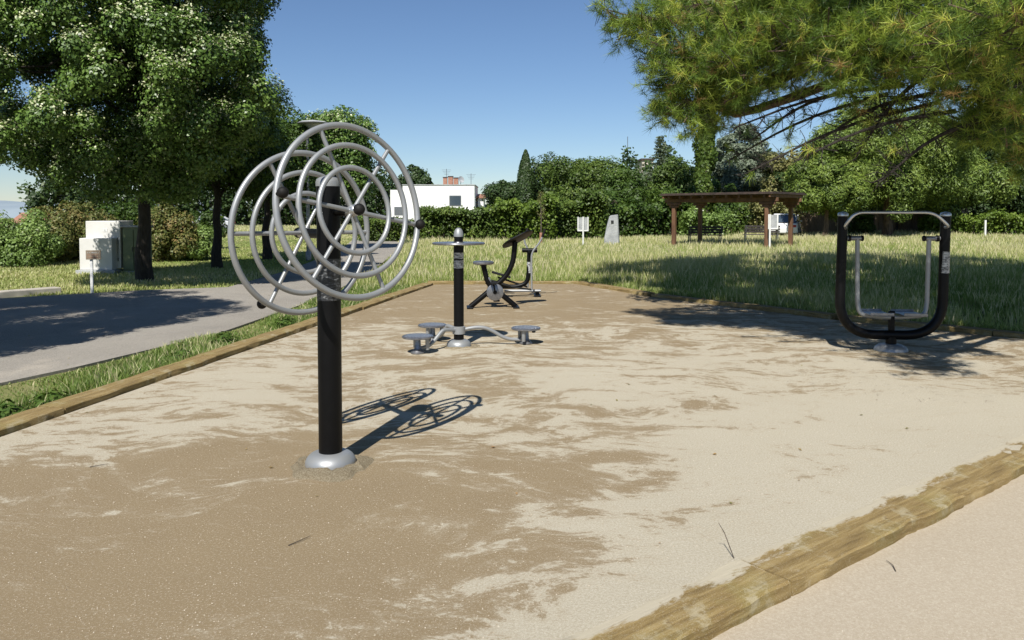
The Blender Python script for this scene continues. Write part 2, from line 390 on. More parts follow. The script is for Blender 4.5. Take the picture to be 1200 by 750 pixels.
road = [(-4.95,6.0), (-4.35,7.6), (-3.75,9.8), (-3.55,12.6), (-3.5,15.5), (-3.7,20), (-4.3,27), (-5.2,36), (-7.0,46), (-9.5,46), (-7.8,36), (-6.6,27), (-6.0,20),
        (-5.9,15.9), (-7.3,15.3), (-9.4,13.7), (-16,12.4), (-30,11.5), (-30,-6), (-6.6,-6), (-5.8,1)]
slab('road', road, -.03, M['road'], .05)
# kerb strip on the left of the road
ka, kb_ = G(-150, 356), G(68, 339.5); k = MB().box((0,0,0), ((kb_-ka).length,.3,.14)).build('kerb', simple('kerb_concrete', (.36,.33,.28), (.46,.42,.36), 4, .85), bevel=.015)
k.location = ((ka.x+kb_.x)/2, (ka.y+kb_.y)/2, -.015); k.rotation_euler = (0,0,math.atan2(kb_.y-ka.y, kb_.x-ka.x)); tag(k, kind='structure')

# timber edging
def sleeper_row(p, q, n, side, w=.27, z0=.055, gap=.012):
    p = Vector((*p, 0)); q = Vector((*q, 0)); d = (q-p); L = d.length; a = math.atan2(d.y, d.x); d.normalize()
    words = ['nearest','second nearest','third nearest','fourth nearest','fifth nearest','sixth nearest','seventh nearest','eighth nearest']
    for i in range(n):
        l = L/n-gap; hh = .15
        mb = MB(); segs = 22; hw = w/2
        prof = [(-hw,-hh), (-hw,-.008), (-hw+.008,0), (-hw*.3,0), (hw*.35,0), (hw-.008,0.0), (hw,-.010), (hw,-hh)]
        vs = []; rr = random.Random(hash((side, i)) % 999 if False else i*13+len(side))
        off = rr.uniform(0, 100)
        for s in range(segs+1):
            x = -l/2+l*s/segs
            for (yy, zz) in prof:
                nn = mnoise.noise(Vector((x*3+off, yy*8, zz*8)))
                n2 = mnoise.noise(Vector((x*14+off, yy*20, zz*8+5)))
                vs.append((x, yy+.014*nn+.012*n2, zz+(.004*nn+.003*n2 if zz > -.1 else 0)))
        k = len(prof); fs = []
        for s in range(segs):
            for j in range(k-1): fs.append((s*k+j, s*k+j+1, (s+1)*k+j+1, (s+1)*k+j))
            fs.append((s*k+k-1, s*k, (s+1)*k, (s+1)*k+k-1))
        fs.append(tuple(range(k))); fs.append(tuple(segs*k+j for j in range(k-1,-1,-1)))
        mb.add(vs, fs)
        o = mb.build('timber_sleeper', M['timber_sandy'] if 'footpath' in side else M['timber'], smooth=True)
        c = p+d*(L*(i+.5)/n); o.location = (c.x, c.y, z0+rr.uniform(-.006,.006)); o.rotation_euler = (0, 0, a+rr.uniform(-.006,.006))
        pos = words[i] if n > 1 else 'only'
        tag(o, f'timber sleeper {pos} to the camera {side}', 'timber edging', 'timber sleepers edging the court')
sleeper_row((-4.47,-.5), (-1.76,16.05), 8, 'in the row along the grass verge', w=.23, z0=.05)
sleeper_row((-1.80,16.35), (1.42,16.4), 2, 'in the row at the far end', w=.2, z0=.05)
sleeper_row((7.3,8.1), (4.68,10.85), 2, 'in the row behind the air walker', w=.2, z0=.055)
sleeper_row((4.62,10.95), (2.58,13.85), 2, 'in the row beside the shaded meadow', w=.2, z0=.055)
sleeper_row((2.52,13.92), (1.45,16.3), 2, 'in the short row at the far right corner', w=.2, z0=.055)
PB = Vector((-2.73,.42,0))
sleeper_row((-2.73,.27), (7.38,7.98), 8, 'in the row along the beige footpath', w=.25, z0=.006)
MORE_BELOW = True

# ================================================================== exercise machines
V3 = Vector
def smoothpath(pts, it=3):
    pts = [V3(p) for p in pts]
    for _ in range(it):
        q = [pts[0]]
        for a, b in zip(pts, pts[1:]): q += [a*.75+b*.25, a*.25+b*.75]
        q.append(pts[-1]); pts = q
    return pts
def fillet(pts, r, n=6):
    pts = [V3(p) for p in pts]; out = [pts[0]]
    for a, b, c in zip(pts, pts[1:], pts[2:]):
        u = (a-b); w = (c-b); rr = min(r, u.length*.49, w.length*.49); s = b+u.normalized()*rr; e = b+w.normalized()*rr
        for i in range(n+1):
            t = i/n; out.append(s*(1-t)**2+b*2*t*(1-t)+e*t*t)
    out.append(pts[-1]); return out
def domebase(r, h, col, parent, name='base_flange', m=None):
    prof = [(r*1.0,-.01),(r*1.0,.006),(r*.985,.014)]+[(col+(r*.985-col)*math.cos(t), .014+(h-.014)*math.sin(t)) for t in [R(a) for a in (12,25,40,55,70,90)]]
    o = MB().lathe(prof, seg=48).build(name, m or M['steel'], parent, smooth=True)
    for i in range(4):
        a = R(45+90*i); MB().lathe([(.010,0),(.012,.01),(.010,.018)], (r*.72*math.cos(a), r*.72*math.sin(a), h*.62), seg=6).build('bolt', M['steel_bright'], o)
    return o
# ---- double wheel machine
PX, PY = -1.08, 4.52
t = empty('tai_chi_wheel_machine', (PX, PY, 0), 0, 'tall black post carrying two large grey wheels of concentric rings, nearest machine', 'exercise machine', 'outdoor exercise machines on the court')
MB().lathe([(.069,.03),(.069,1.662)], seg=48).build('post', M['black'], t, smooth=True)
MB().lathe([(.071,1.658),(.072,1.683),(.066,1.700),(.045,1.713),(.018,1.719),(.0,1.72)], seg=40).build('post_cap', M['steel'], t, smooth=True)
domebase(.152, .085, .074, t)
MB().lathe([(.0698,.99),(.0698,1.235)], seg=48).build('info_sticker', M['clear_sticker'], t, smooth=True)
def wheel(C, az, el, sgn, knobs, spoke0):
    C = V3(C)-V3((PX, PY, 0)); N = V3((math.cos(el)*math.sin(az), -math.cos(el)*math.cos(az), math.sin(el)))
    a = N.cross(V3((0,0,1))).normalized(); b = a.cross(N)
    P = lambda deg, r, off=0: C+r*(math.cos(R(deg))*a+math.sin(R(deg))*b)+N*off
    w = MB().tube([P(i*4, .5) for i in range(90)], .0185, 14, closed=True).build('wheel', M['steel'], t, smooth=True)
    MB().tube([P(i*5, .378, .026) for i in range(72)], .0165, 12, closed=True).build('ring', M['steel'], w, smooth=True)
    MB().tube([P(i*6, .248, .026) for i in range(60)], .0155, 12, closed=True).build('ring', M['steel'], w, smooth=True)
    for k in range(3): MB().tube([P(spoke0+60*k, .497), P(spoke0+60*k+180, .497)], .0135-.0004*k, 12).build('spoke', M['steel'], w, smooth=True)
    MB().lathe([(.03,-.045),(.034,-.03),(.034,.03),(.026,.04)], C, N, 24).build('hub', M['steel_bright'], w, smooth=True)
    kb = MB().ball((0,0,0), .034, 20).build('hub_knob', M['rubber'], w, smooth=True); kb.location = C+N*sgn*.06
    for deg, off in knobs:
        p = P(deg, .5, off*.85)
        o = MB().ball((0,0,0), .031, 20).build('handle_knob', M['rubber'], w, smooth=True); o.location = p
        MB().lathe([(.012,0),(.012,abs(off)*.85),(.02,abs(off)*.85+.001)], P(deg, .5, 0), N*(1 if off > 0 else -1), 12).build('knob_stem', M['rubber'], w, smooth=True)
    # axle back to the post
    e = C-N*0.0; 
    MB().tube([V3((0,0,C.z)) , C], .03, 20).build('axle', M['black'], w, smooth=True)
wheel((-.918,4.427,1.514), .87, .146, 1, [(10,.075),(190,.03)], 10)
wheel((-1.306,4.828,1.377), .87, -.005, -1, [(300,-.10)], 0.5)
# sand scuffed up round the flange
def mound(name, x, y, r0, r1, h, seed, m, label):
    rr = np.random.default_rng(seed); n = 48; rings = 9; vs = []; fs = []
    for j in range(rings):
        f = j/(rings-1)
        for i in range(n):
            a = 2*math.pi*i/n; rad = (r0+(r1-r0)*f)*(1+(.06+.34*f)*mnoise.noise(V3((math.cos(a)*1.7, math.sin(a)*1.7, seed)))+.06*f*mnoise.noise(V3((math.cos(a)*6, math.sin(a)*6, seed))))
            nz = mnoise.noise(V3((math.cos(a)*5+seed, math.sin(a)*5, f*4)))
            amp = (1+.9*nz+.5*math.cos(a+1.2))
            vs.append((rad*math.cos(a), rad*math.sin(a), -.004+h*max(0, math.sin(math.pi*min(1, f*1.02)))*amp))
    for j in range(rings-1):
        for i in range(n):
            k = (i+1) % n; fs.append((j*n+i, j*n+k, (j+1)*n+k, (j+1)*n+i))
    o = MB().add(vs, fs).build(name, m, smooth=True, loc=(x, y, 0.0)); tag(o, kind='stuff'); o['label'] = label; o['category'] = 'sand'
M['sand'] = simple('loose_sand', (.29,.23,.14), (.48,.41,.29), 130, .95, spec=.1, bump=.9, bdist=.02, lo=.4, hi=.6)
mound('sand_mound', PX, PY, .13, .245, .030, 3, M['sand'], 'loose gritty sand heaped round the base of the wheel machine')

# ---- standing twister with three foot plates
TX, TY = -.60, 8.62
t = empty('waist_twister', (TX, TY, 0), 0, 'black post with a flat steel hand disc and three low round foot plates', 'exercise machine', 'outdoor exercise machines on the court')
MB().lathe([(.057,.03),(.057,1.135)], seg=40).build('post', M['black'], t, smooth=True)
MB().lathe([(.05,1.16),(.05,1.24)], seg=40).build('post_top', M['black'], t, smooth=True)
MB().lathe([(.054,1.238),(.056,1.262),(.052,1.275),(.048,1.30),(.034,1.325),(.014,1.337),(0,1.34)], seg=32).build('post_cap', M['steel'], t, smooth=True)
hr = MB(); hr.lathe([(.285,1.150),(.294,1.155),(.297,1.163),(.294,1.171),(.285,1.175),(.24,1.172),(.06,1.172),(.055,1.18),(.055,1.145),(.06,1.155),(.24,1.154)], seg=64)
hr.build('hand_disc', M['galv'], t, smooth=True)
for za, zb in ((.885,.975),(.99,1.06)): MB().lathe([(.0578,za),(.0578,zb)], seg=40).build('sticker', M['sticker'], t, smooth=True)
domebase(.14, .08, .06, t)
MB().lathe([(.058,.14),(.072,.145),(.072,.225),(.058,.23)], seg=32).build('collar', M['steel'], t, smooth=True)
for (fx, fy) in ((.76,.16),(-.41,-.44),(-.34,.39)):
    f = V3((fx, fy, 0)); d = f.normalized(); L = f.length; s = d.cross(V3((0,0,1)))
    arm = smoothpath([d*.05+V3((0,0,.19)), d*.22+V3((0,0,.215)), d*(L*.45)+V3((0,0,.19)), d*(L*.70)+V3((0,0,.06)), d*(L-.02)+V3((0,0,.05))], 3)
    a = MB().tube(arm, .021, 14).build('arm', M['steel'], t, smooth=True)
    fp = MB().lathe([(.075,.002),(.078,.012),(.052,.035),(.036,.06),(.030,.155),(.05,.16)], f, seg=28).build('foot_stand', M['galv'], t, smooth=True)
    pl = MB().lathe([(.16,.168),(.167,.172),(.168,.186),(.160,.192),(.02,.192)], f, seg=48).build('foot_plate', M['galv'], t, smooth=True)
    st = MB()
    for i in range(10):
        for j in range(10):
            x = -.14+.031*i+.015*(j % 2); y = -.14+.031*j
            if math.hypot(x, y) < .14: st.lathe([(.006,.1915),(.005,.1965)], f+V3((x, y, 0)), seg=6)
    st.build('grip_studs', M['steel_bright'], pl)
    for q in (-1, 1):
        c = f+s*(.10*q)-d*.05
        MB().lathe([(.02,.045),(.022,.05),(.022,.165),(.018,.168)], c, seg=16).build('stop_peg', M['steel'], t, smooth=True)
    c = f+d*(.06)+s*.135; MB().lathe([(.018,.150),(.021,.153),(.021,.170)], c, seg=16).build('rubber_stop', M['rubber'], pl, smooth=True)

# ---- exercise bike  (local x runs along the machine)
BX, BY = -.30, 12.17
t = empty('exercise_bike', (BX, BY, 0), R(4), 'black exercise bike with crossed legs, round grey seat and tilted black oval board', 'exercise machine', 'outdoor exercise machines on the court')
def foot(x, w=.34): return MB().box((x,0,.012), (.10,w,.024))
foot(-.37).build('foot_plate', M['black'], t, bevel=.006); foot(.36).build('foot_plate', M['black'], t, bevel=.006)
MB().tube(fillet([(-.36,0,.02),(-.02,0,.30),(.21,0,.50),(.32,0,.72),(.35,0,1.05)], .12), .042, 16).build('front_post', M['black'], t, smooth=True)
MB().tube([(.36,0,.02),(.10,0,.24),(-.10,0,.42)], .042, 16).build('rear_leg', M['black'], t, smooth=True)
MB().tube([(.02,0,.22),(-.10,0,.45),(-.155,0,.68)], .042, 16).build('seat_post', M['black'], t, smooth=True)
sp = MB()
sp.v = []; n = 32
prof = [(0,-.03),(.7,-.03),(.95,-.018),(1,0),(.97,.018),(.85,.028),(0,.03)]
vs = []; fs = []
for r_, z_ in prof:
    for i in range(n):
        a = 2*math.pi*i/n; q = 1-.18*math.cos(a)
        vs.append((-.155+r_*.17*math.cos(a), max(r_, .001)*.14*math.sin(a)*q, .715+z_))
for j in range(len(prof)-1):
    for i in range(n): k_ = (i+1) % n; fs.append((j*n+i, j*n+k_, (j+1)*n+k_, (j+1)*n+i))
seat = MB().add(vs, fs).build('seat', M['galv'], t, smooth=True)
MB().box((-.155,0,.678), (.10,.12,.022)).build('seat_bracket', M['black'], seat, bevel=.004)
# crank housing
MB().lathe([(.125,-.045),(.135,-.04),(.135,.04),(.125,.045)], (.03,0,.25), (0,1,0), 40).build('crank_housing', M['galv'], t, smooth=True)
MB().lathe([(.03,-.06),(.03,.06)], (.03,0,.25), (0,1,0), 20).build('crank_axle', M['black'], t, smooth=True)
for s in (1, -1):
    c = V3((.03, s*.065, .25)); e = c+V3((s*-.05*-1*.3, 0, -.15*s)) if s < 0 else c+V3((.03,0,-.15))
    if s < 0: e = c+V3((-.03,0,.15))
    cr = MB().tube([c, e], .012, 10).build('crank', M['black'], t, smooth=True)
    MB().box(e+V3((0,s*.06,0)), (.10,.11,.03)).build('pedal', M['rubber'], cr, bevel=.006)
gb = MB().box((-.05,0,.40), (.05,.05,.16), ry=R(-20)); gb.lathe([(.035,-.03),(.035,.03)], (-.075,0,.45), (0,1,0), 16)
gb.build('adjuster', M['galv'], t, bevel=.004)
# tilted oval hand board
c = V3((.39,0,1.09)); tilt = R(-27); vs = []; fs = []; n = 40
for r_, z_ in [(0,-.014),(.9,-.014),(1,-.006),(1,.008),(.95,.014),(0,.014)]:
    for i in range(n):
        a = 2*math.pi*i/n; ca, sa = math.cos(a), math.sin(a)
        x = math.copysign(abs(ca)**.75, ca)*.27*max(r_, .001); y = math.copysign(abs(sa)**.75, sa)*.22*max(r_, .001)
        v = Matrix.Rotation(tilt, 3, 'Y') @ Matrix.Rotation(R(-16), 3, 'X') @ V3((x, y, z_)); vs.append(c+v)
for j in range(5):
    for i in range(n): k_ = (i+1) % n; fs.append((j*n+i, j*n+k_, (j+1)*n+k_, (j+1)*n+i))
hb = MB().add(vs, fs).build('hand_board', M['black'], t, smooth=True)
rb = MB()
for i in range(7):
    y = -.15+.05*i; p0 = c+Matrix.Rotation(tilt, 3, 'Y') @ Matrix.Rotation(R(-16), 3, 'X') @ V3((-.2+abs(y)*.4, y, .016)); p1 = c+Matrix.Rotation(tilt, 3, 'Y') @ Matrix.Rotation(R(-16), 3, 'X') @ V3((.2-abs(y)*.4, y, .016)); rb.tube([p0, p1], .006, 6)
rb.build('grip_ribs', M['rubber'], hb)

# ---- cross trainer behind the bike
t = empty('cross_trainer', (.16, 13.9, 0), R(0), 'black and grey outdoor cross trainer with thin swinging hand levers, behind the exercise bike', 'exercise machine', 'outdoor exercise machines on the court')
for q in (-.55,.30): MB().box((q,0,.012), (.12,.4,.024)).build('foot_plate', M['black'], t, bevel=.005)
MB().tube([(-.55,0,.02),(-.55,0,.16)], .035, 14).build('stub', M['black'], t, smooth=True); MB().tube([(.30,0,.02),(.30,0,.10)], .035, 14).build('stub', M['black'], t, smooth=True)
MB().tube(fillet([(-.60,0,.17),(-.06,0,.17),(.12,0,.24),(.15,0,.50),(.15,0,.80)], .14), .040, 16).build('main_frame', M['black'], t, smooth=True)
MB().lathe([(.0408,.42),(.0408,.62)], (.15,0,0), seg=24).build('sticker', M['sticker'], t, smooth=True)
MB().tube([(.02,-.0,.83),(.30,0,.83)], .04, 16).tube([(.15,-.26,.82),(.15,.26,.82)], .025, 14).build('pivot_axle', M['black'], t, smooth=True)
MB().tube([(-.3,-.05,.10),(.36,-.05,.10)], .025, 12).build('base_beam', M['steel'], t, smooth=True)
for s, sw in ((-1, .16), (1, -.14)):
    y = s*.24
    lv = MB().tube(fillet([(.16+sw*.2,y,.13),(.17+sw*.1,y,.80),(.19+sw,y,1.0),(.27+sw,y,1.22)], .1), .017, 12).build('hand_lever', M['steel'], t, smooth=True)
    MB().tube([(.22+sw,y,1.08),(.27+sw,y,1.225)], .022, 12).build('grip', M['rubber'], lv, smooth=True)
    pb = MB().tube([(.16+sw*.2,y,.14),(-.42,y,.27+s*.05)], .017, 12).build('pedal_bar', M['black'], t, smooth=True)
    MB().box((-.36,y,.31+s*.06), (.36,.14,.035), ry=R(16)).build('foot_pedal', M['rubber'], pb, bevel=.01)

# ---- air walker (right, in the pine shade)
WX, WY = 4.12, 8.3
t = empty('air_walker', (WX, WY, 0), R(-6), 'U shaped black tube frame with two hanging foot swings, standing in tree shade', 'exercise machine', 'outdoor exercise machines on the court')
hw = .535
MB().tube(fillet([(-hw+.01,0,1.475),(-hw-.012,0,.18),(hw-.014,0,.18),(hw,0,1.475)], .40, 14), .052, 24).build('frame', M['black'], t, smooth=True)
MB().lathe([(.055,.03),(.055,.16)], seg=28).build('pedestal', M['black'], t, smooth=True)
domebase(.175, .085, .062, t)
for x in (-hw+.01, hw): MB().lathe([(.054,1.47),(.055,1.492),(.048,1.505),(.02,1.515),(0,1.517)], (x,0,0), seg=28).build('tube_cap', M['steel_bright'], t, smooth=True)
MB().tube(fillet([(-hw+.03,-.03,1.34),(-hw-.03,-.20,1.37),(-hw+.06,-.24,1.51),(hw-.22,-.24,1.51),(hw-.04,-.18,1.36),(hw-.02,-.04,1.35)], .10, 8), .0165, 14).build('top_rail', M['steel_bright'], t, smooth=True)
MB().tube([(hw-.0045,0,.86),(hw-.0015,0,1.09)], .0535, 28, cap=False).build('info_sticker', M['sticker'], t, smooth=True)
for s in (-1, 1):
    x0 = s*(hw-.055)
    br = MB().tube([(x0,0,1.23),(s*(hw-.20),0,1.23)], .026, 18).build('pivot', M['galv'], t, smooth=True)
    MB().lathe([(.034,-.012),(.036,0),(.034,.012)], (s*(hw-.08),0,1.23), (1,0,0), 20).build('pivot_collar', M['rubber'], br, smooth=True); MB().lathe([(.03,-.012),(.032,0),(.028,.012)], (s*(hw-.215),0,1.23), (1,0,0), 20).build('pivot_collar', M['rubber'], br, smooth=True)
    sw = MB().tube(fillet([(s*(hw-.165),0,1.23),(s*(hw-.175),-.01,.52),(s*(hw-.20),-.02,.40),(s*.12,-.02,.375),(s*.02,-.02,.375)], .12, 8), .024, 16).build('swing_arm', M['steel'], t, smooth=True)
    MB().box((s*.17,-.03,.415), (.24,.36,.016)).box((s*.17,-.21,.43), (.24,.012,.03)).box((s*.17,.15,.43), (.24,.012,.03)).build('foot_plate', M['galv'], sw, bevel=.004)
MB().box((0,0,.335), (.06,.05,.22)).build('bumper_post', M['black'], t, bevel=.01)
mound('sand_mound', WX, WY, .15, .25, .016, 8, M['sand'], 'loose sand round the base of the air walker')
mound('sand_mound', TX, TY, .12, .21, .014, 9, M['sand'], 'loose sand round the base of the waist twister')

# ================================================================== trees
def limbs(rng, base, top, r, targets, n=9, wig=.15, seg=8):
    mb = MB(); b = V3(base); tp = V3(top); k = 7
    pts = [b.lerp(tp, i/k)+V3((rng.normal()*wig*.25, rng.normal()*wig*.25, 0))*(1 if 0 < i < k else 0) for i in range(k+1)]
    rs = [r*(1.35 if i == 0 else 1.08 if i == 1 else 1-.5*i/k) for i in range(k+1)]
    mb.tube(pts, rs, 14)
    for j in range(min(n, len(targets))):
        g = V3(targets[j]); s = pts[4+j % 4]; m = s.lerp(g, .5)+V3((0,0,.12*(g-s).length)); m2 = s.lerp(g, .8)+V3((rng.normal()*wig, rng.normal()*wig, .05))
        r0 = r*.38; mb.tube([s, s.lerp(m, .5)+V3((0,0,.05)), m, m2, g], [r0, r0*.8, r0*.6, r0*.38, r0*.15], seg)
    return mb
def tree(name, x, y, base, zc, rad, label, cat, leaf, nleaf, size, ncl=120, clr=.5, seed=1, tr=.2, bark=None, low=-.8, flat=1, group=None, shape=None, flowers=0, core=.1, aspect=.62, pw=2.0, shell=.45, upb=.35):
    rng = np.random.default_rng(seed)
    e = empty(name, (x, y, base), 0, label, cat, group)
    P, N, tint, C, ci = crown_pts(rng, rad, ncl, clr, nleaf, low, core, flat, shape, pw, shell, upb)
    c = np.array([0, 0, zc-base]); P = P+c; C = C+c
    if flowers:
        f = rng.choice(len(ci), flowers); v = P[f]-C[ci[f]]
        keep = (v[:,2] > .10*size/.1) & ((ci[f] % 10) < 7) & (np.linalg.norm((P[f]-c)/np.array(rad), axis=1) > .8); f = f[keep]
        P = np.concatenate([P, P[f]+unit(v[keep])*.05+rng.normal(size=(len(f),3))*.03]); N = np.concatenate([N, N[f]+rng.normal(size=(len(f),3))*.4]); tint = np.concatenate([np.minimum(tint,.82), rng.uniform(.88, 1, len(f))])
    s = size*rng.uniform(.65, 1.25, len(P)); 
    if flowers: s[-len(f):] *= .75
    k = P[:,2] > .05
    leaves('crown', P[k], N[k], s[k], tint[k], leaf, e, aspect, rng)
    T = C[rng.permutation(len(C))]; T = T[T[:,2] > (zc-base)*.5]
    limbs(rng, (0,0,-.1), ((.2,-.5,(zc-base)-.2) if flowers > 50000 else (0,0,(zc-base)+rad[2]*.1)), tr, T.tolist(), 12, .15).build('trunk', bark or M['bark_dark'], e, smooth=True)
    return e
LG = 'linden trees along the road'
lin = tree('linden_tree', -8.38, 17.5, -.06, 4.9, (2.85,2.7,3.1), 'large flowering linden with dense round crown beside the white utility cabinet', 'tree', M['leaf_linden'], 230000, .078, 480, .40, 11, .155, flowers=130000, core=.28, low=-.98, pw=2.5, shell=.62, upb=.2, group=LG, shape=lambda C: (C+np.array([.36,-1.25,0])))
c = copy_tree(lin); c.location = (-9.5, 6.4, -.06); c.rotation_euler.z = 2.1; c.scale = (.97,.95,.86); c['label'] = 'linden outside the left edge of the photo whose shade falls over the road'
tree('linden_tree', -8.3, 21.6, -.06, 3.3, (1.7,2.0,1.5), 'smaller dark linden standing just behind the largest linden', 'tree', M['leaf_mid'], 45000, .11, 120, .6, 12, .13, group=LG)
tree('linden_tree', -8.35, 26.2, -.06, 3.3, (1.7,1.9,1.5), 'linden third in the row, its thin trunk seen through the left wheel', 'tree', M['leaf_mid'], 40000, .12, 110, .6, 13, .14, group=LG)
tree('linden_tree', -7.6, 33.0, -.06, 3.7, (1.75,2.0,1.9), 'light green linden farthest along the road, behind the wheels and the street lamp', 'tree', M['leaf_linden'], 40000, .13, 100, .55, 14, .15, flowers=7000, group=LG)

# ---- the big pine overhead at the right: trunk stands outside the picture
def pine():
    rng = np.random.default_rng(21)
    TXp, TYp = 9.6, 9.2
    e = empty('stone_pine', (TXp, TYp, -.06), 0, 'huge pine with long needles whose low boughs hang across the upper right', 'tree')
    O = np.array([TXp, TYp, -.06])
    # boughs seen in the picture: centre pixel, distance, radii (m), tufts, sub-branches, down-droop
    vis = [  # px, py, y, rx, ry, rz, n tufts
        (742, 18, 8.6, .42,.5,.30, 130), (800, 62, 8.4, .55,.6,.55, 420), (800, 118, 8.4, .42,.45,.36, 230), (858, 60, 8.2, .6,.6,.62, 460), (842, 128, 8.8, .36,.4,.34, 150),
        (905, 62, 8.0, .6,.6,.48, 400), (965, 42, 7.6, .6,.6,.46, 420), (1000, 62, 7.2, .5,.5,.40, 290), (1050, 48, 7.0, .5,.6,.42, 310), (930, 10, 8.2, .9,.8,.5, 420), (830, 0, 8.8, .8,.7,.4, 320), (1060, 5, 7.4, .8,.8,.5, 380),
        (1130, 40, 6.2, .46,.5,.44, 320), (1190, 80, 6.3, .48,.5,.50, 340), (1170, 138, 6.6, .36,.5,.32, 150), (1215, 168, 6.8, .40,.5,.30, 120), (1100, 80, 7.2, .42,.5,.34, 170), (1200, 10, 5.2, .6,.6,.4, 260)]
    tp = []; td = []; br = MB(); dead = MB()
    trunkz = 4.2
    for (px, py, y, rx, ry, rz, n) in vis:
        c = np.array(Wd(px, py, y)); rad = np.array([rx, ry, rz])
        s = np.array([TXp+rng.normal()*.1, TYp+rng.normal()*.1, trunkz+rng.uniform(-.6, 1.2)])
        # main bough arrives from the trunk side
        a = c+np.array([rx*.9, (TYp-y)*.15, -rz*.25])
        mid = (s+a)/2+np.array([0,0,.35])
        path = smoothpath([V3(s-O), V3(mid-O), V3(a-O), V3(c-O)], 2)
        L = len(path); br.tube(path, [.085*(1-i/L)+.016 for i in range(L)], 8)
        nb = max(8, n//14)
        for b in range(nb):
            d = unit(rng.normal(size=(1,3))+np.array([[-.25,0,.1]]))[0]
            end = c+d*rad*rng.uniform(.75, 1.05); st = c+(a-c)*rng.uniform(0, .7)
            m = (st+end)/2+rng.normal(size=3)*.05+np.array([0,0,-.06])
            br.tube([V3(st-O), V3(m-O), V3(end-O)], [.014,.009,.005], 5)
            for k in range(n//nb):
                f = rng.uniform(.35, 1.0); p = (st*(1-f)**2+2*m*f*(1-f)+end*f*f)+rng.normal(size=3)*np.array([.09,.09,.07])*(1.2-f*.4)
                g = p-(m*.4+st*.6); tp.append(p); td.append(unit((g/np.linalg.norm(g)+np.array([0,0,.45])+rng.normal(size=3)*.35)[None])[0])
            # twiglets
            for k in range(3):
                f = rng.uniform(.3, .95); p = st*(1-f)+end*f; q = p+rng.normal(size=3)*.12
                dead.tube([V3(p-O), V3((p+q)/2-O+rng.normal(size=3)*.02), V3(q-O)], [.005,.004,.0025], 4)
    # bare drooping boughs under the foliage
    for (px0, py0, px1, py1, y) in ((1100,120,880,200,7.4),(1120,130,930,190,7.0),(1060,100,860,150,7.8),(1150,140,1030,215,6.6),(1040,110,850,190,8.2),(1090,110,960,165,7.3),(1000,105,880,165,7.9),(1080,90,1000,190,7.1)):
        a = np.array(Wd(px0, py0, y)); b = np.array(Wd(px1, py1, y+.3)); m = (a+b)/2+np.array([0,0,.12])
        path = smoothpath([V3(a-O), V3(m-O), V3(b-O)], 2); L = len(path)
        dead.tube(path, [.020*(1-i/L)+.004 for i in range(L)], 6)
        for k in range(34):
            f = rng.uniform(.1, 1); i = int(f*(L-1)); p = path[i]; dl = rng.uniform(.1, .34)*(1.2-f*.5)
            dd = V3(rng.normal(size=3)*np.array([.9,.6,.7])+np.array([-.6,0,-.1])).normalized()
            q = p+dd*dl; dead.tube([p, p.lerp(q, .5)+V3(rng.normal(size=3)*.02), q], [.006,.004,.002], 4)
            for kk in range(3):
                u = p.lerp(q, rng.uniform(.4, 1)); w = u+V3(rng.normal(size=3)).normalized()*rng.uniform(.04, .12); dead.tube([u, w], [.003,.0015], 3)
            if rng.random() < .22: tp.append(np.array(q+V3(O))); td.append(np.array(dd))
    tp = np.array(tp); td = np.array(td); n = len(tp)
    K = 46
    base = np.repeat(tp, K, 0); D = np.repeat(td, K, 0)
    d = unit(D*.55+unit(rng.normal(size=(n*K,3))))
    base = base+D*rng.uniform(-.06, .05, n*K)[:,None]
    Ln = rng.uniform(.07, .145, n*K); wv = unit(np.cross(d, rng.normal(size=(n*K,3))))*(.0023*rng.uniform(.8,1.3,n*K))[:,None]
    tip = base+d*Ln[:,None]; tip[:,2] -= .006
    V = np.stack([base-wv, base+wv, tip], 1)-O
    tt = np.repeat(np.clip(rng.normal(.48,.26,n), 0, .92)+(rng.random(n) < .035)*.5, K)+rng.normal(size=n*K)*.07
    npmesh('needles', V.reshape(-1,3), np.arange(n*K*3).reshape(-1,3), M['needle'], e, np.clip(tt, 0, 1), 3)
    # the rest of the crown, above and beyond the frame
    hp = []; 
    visc = np.array([np.array(Wd(a[0], a[1], a[2])) for a in vis]); sv = -np.array(sdir)
    cl = []
    while len(cl) < 520:
        q = rng.uniform(-1, 1, 3)
        if (q**2).sum() > 1: continue
        p = np.array([8.6, 10.6, 7.4])+q*np.array([8.2, 8.4, 4.6])
        px = 600+900*p[0]/p[1]; py = 250-900*(p[2]-1.5)/p[1]
        if p[1] < 3.2: continue
        m = 900*.75/p[1]
        if px < 1200+m and py > -m: continue
        if px < 640: continue
        w_ = p-visc; tt_ = w_@sv; dd_ = np.linalg.norm(w_-tt_[:,None]*sv, axis=1)
        if ((tt_ > 0) & (dd_ < .85)).any() and rng.random() < .68: continue  # unseen clusters thinned toward the sun so the visible boughs stay lit
        cl.append(p)
    cl = np.array(cl); nn = 280000; ci = rng.integers(0, len(cl), nn)
    v = unit(rng.normal(size=(nn,3))); P = cl[ci]+v*(rng.uniform(.2,.72,nn))[:,None]*np.array([1.1,1.1,.8])-O
    leaves('needles', P, v+rng.normal(size=(nn,3))*.5, rng.uniform(.12,.24,nn), np.clip(rng.normal(.5,.2,nn),0,.9), M['needle'], e, .5, rng)
    br.tube([V3((0,0,0)), V3((.05,0,1.5)), V3((-.05,.05,3.2)), V3((-.2,0,5)), V3((-.4,.1,7.6))], [.42,.33,.29,.24,.10], 18)
    for p in cl[::6]:
        g = V3(p-O); s = V3((-.15,0,min(max(g.z-1.5, 3), 7))); br.tube([s, s.lerp(g, .5)+V3((0,0,.2)), g], [.09,.06,.02], 7)
    tr = br.build('trunk', M['bark_pine'], e, smooth=True); dead.build('bare_twigs', M['bark_dark'], e)
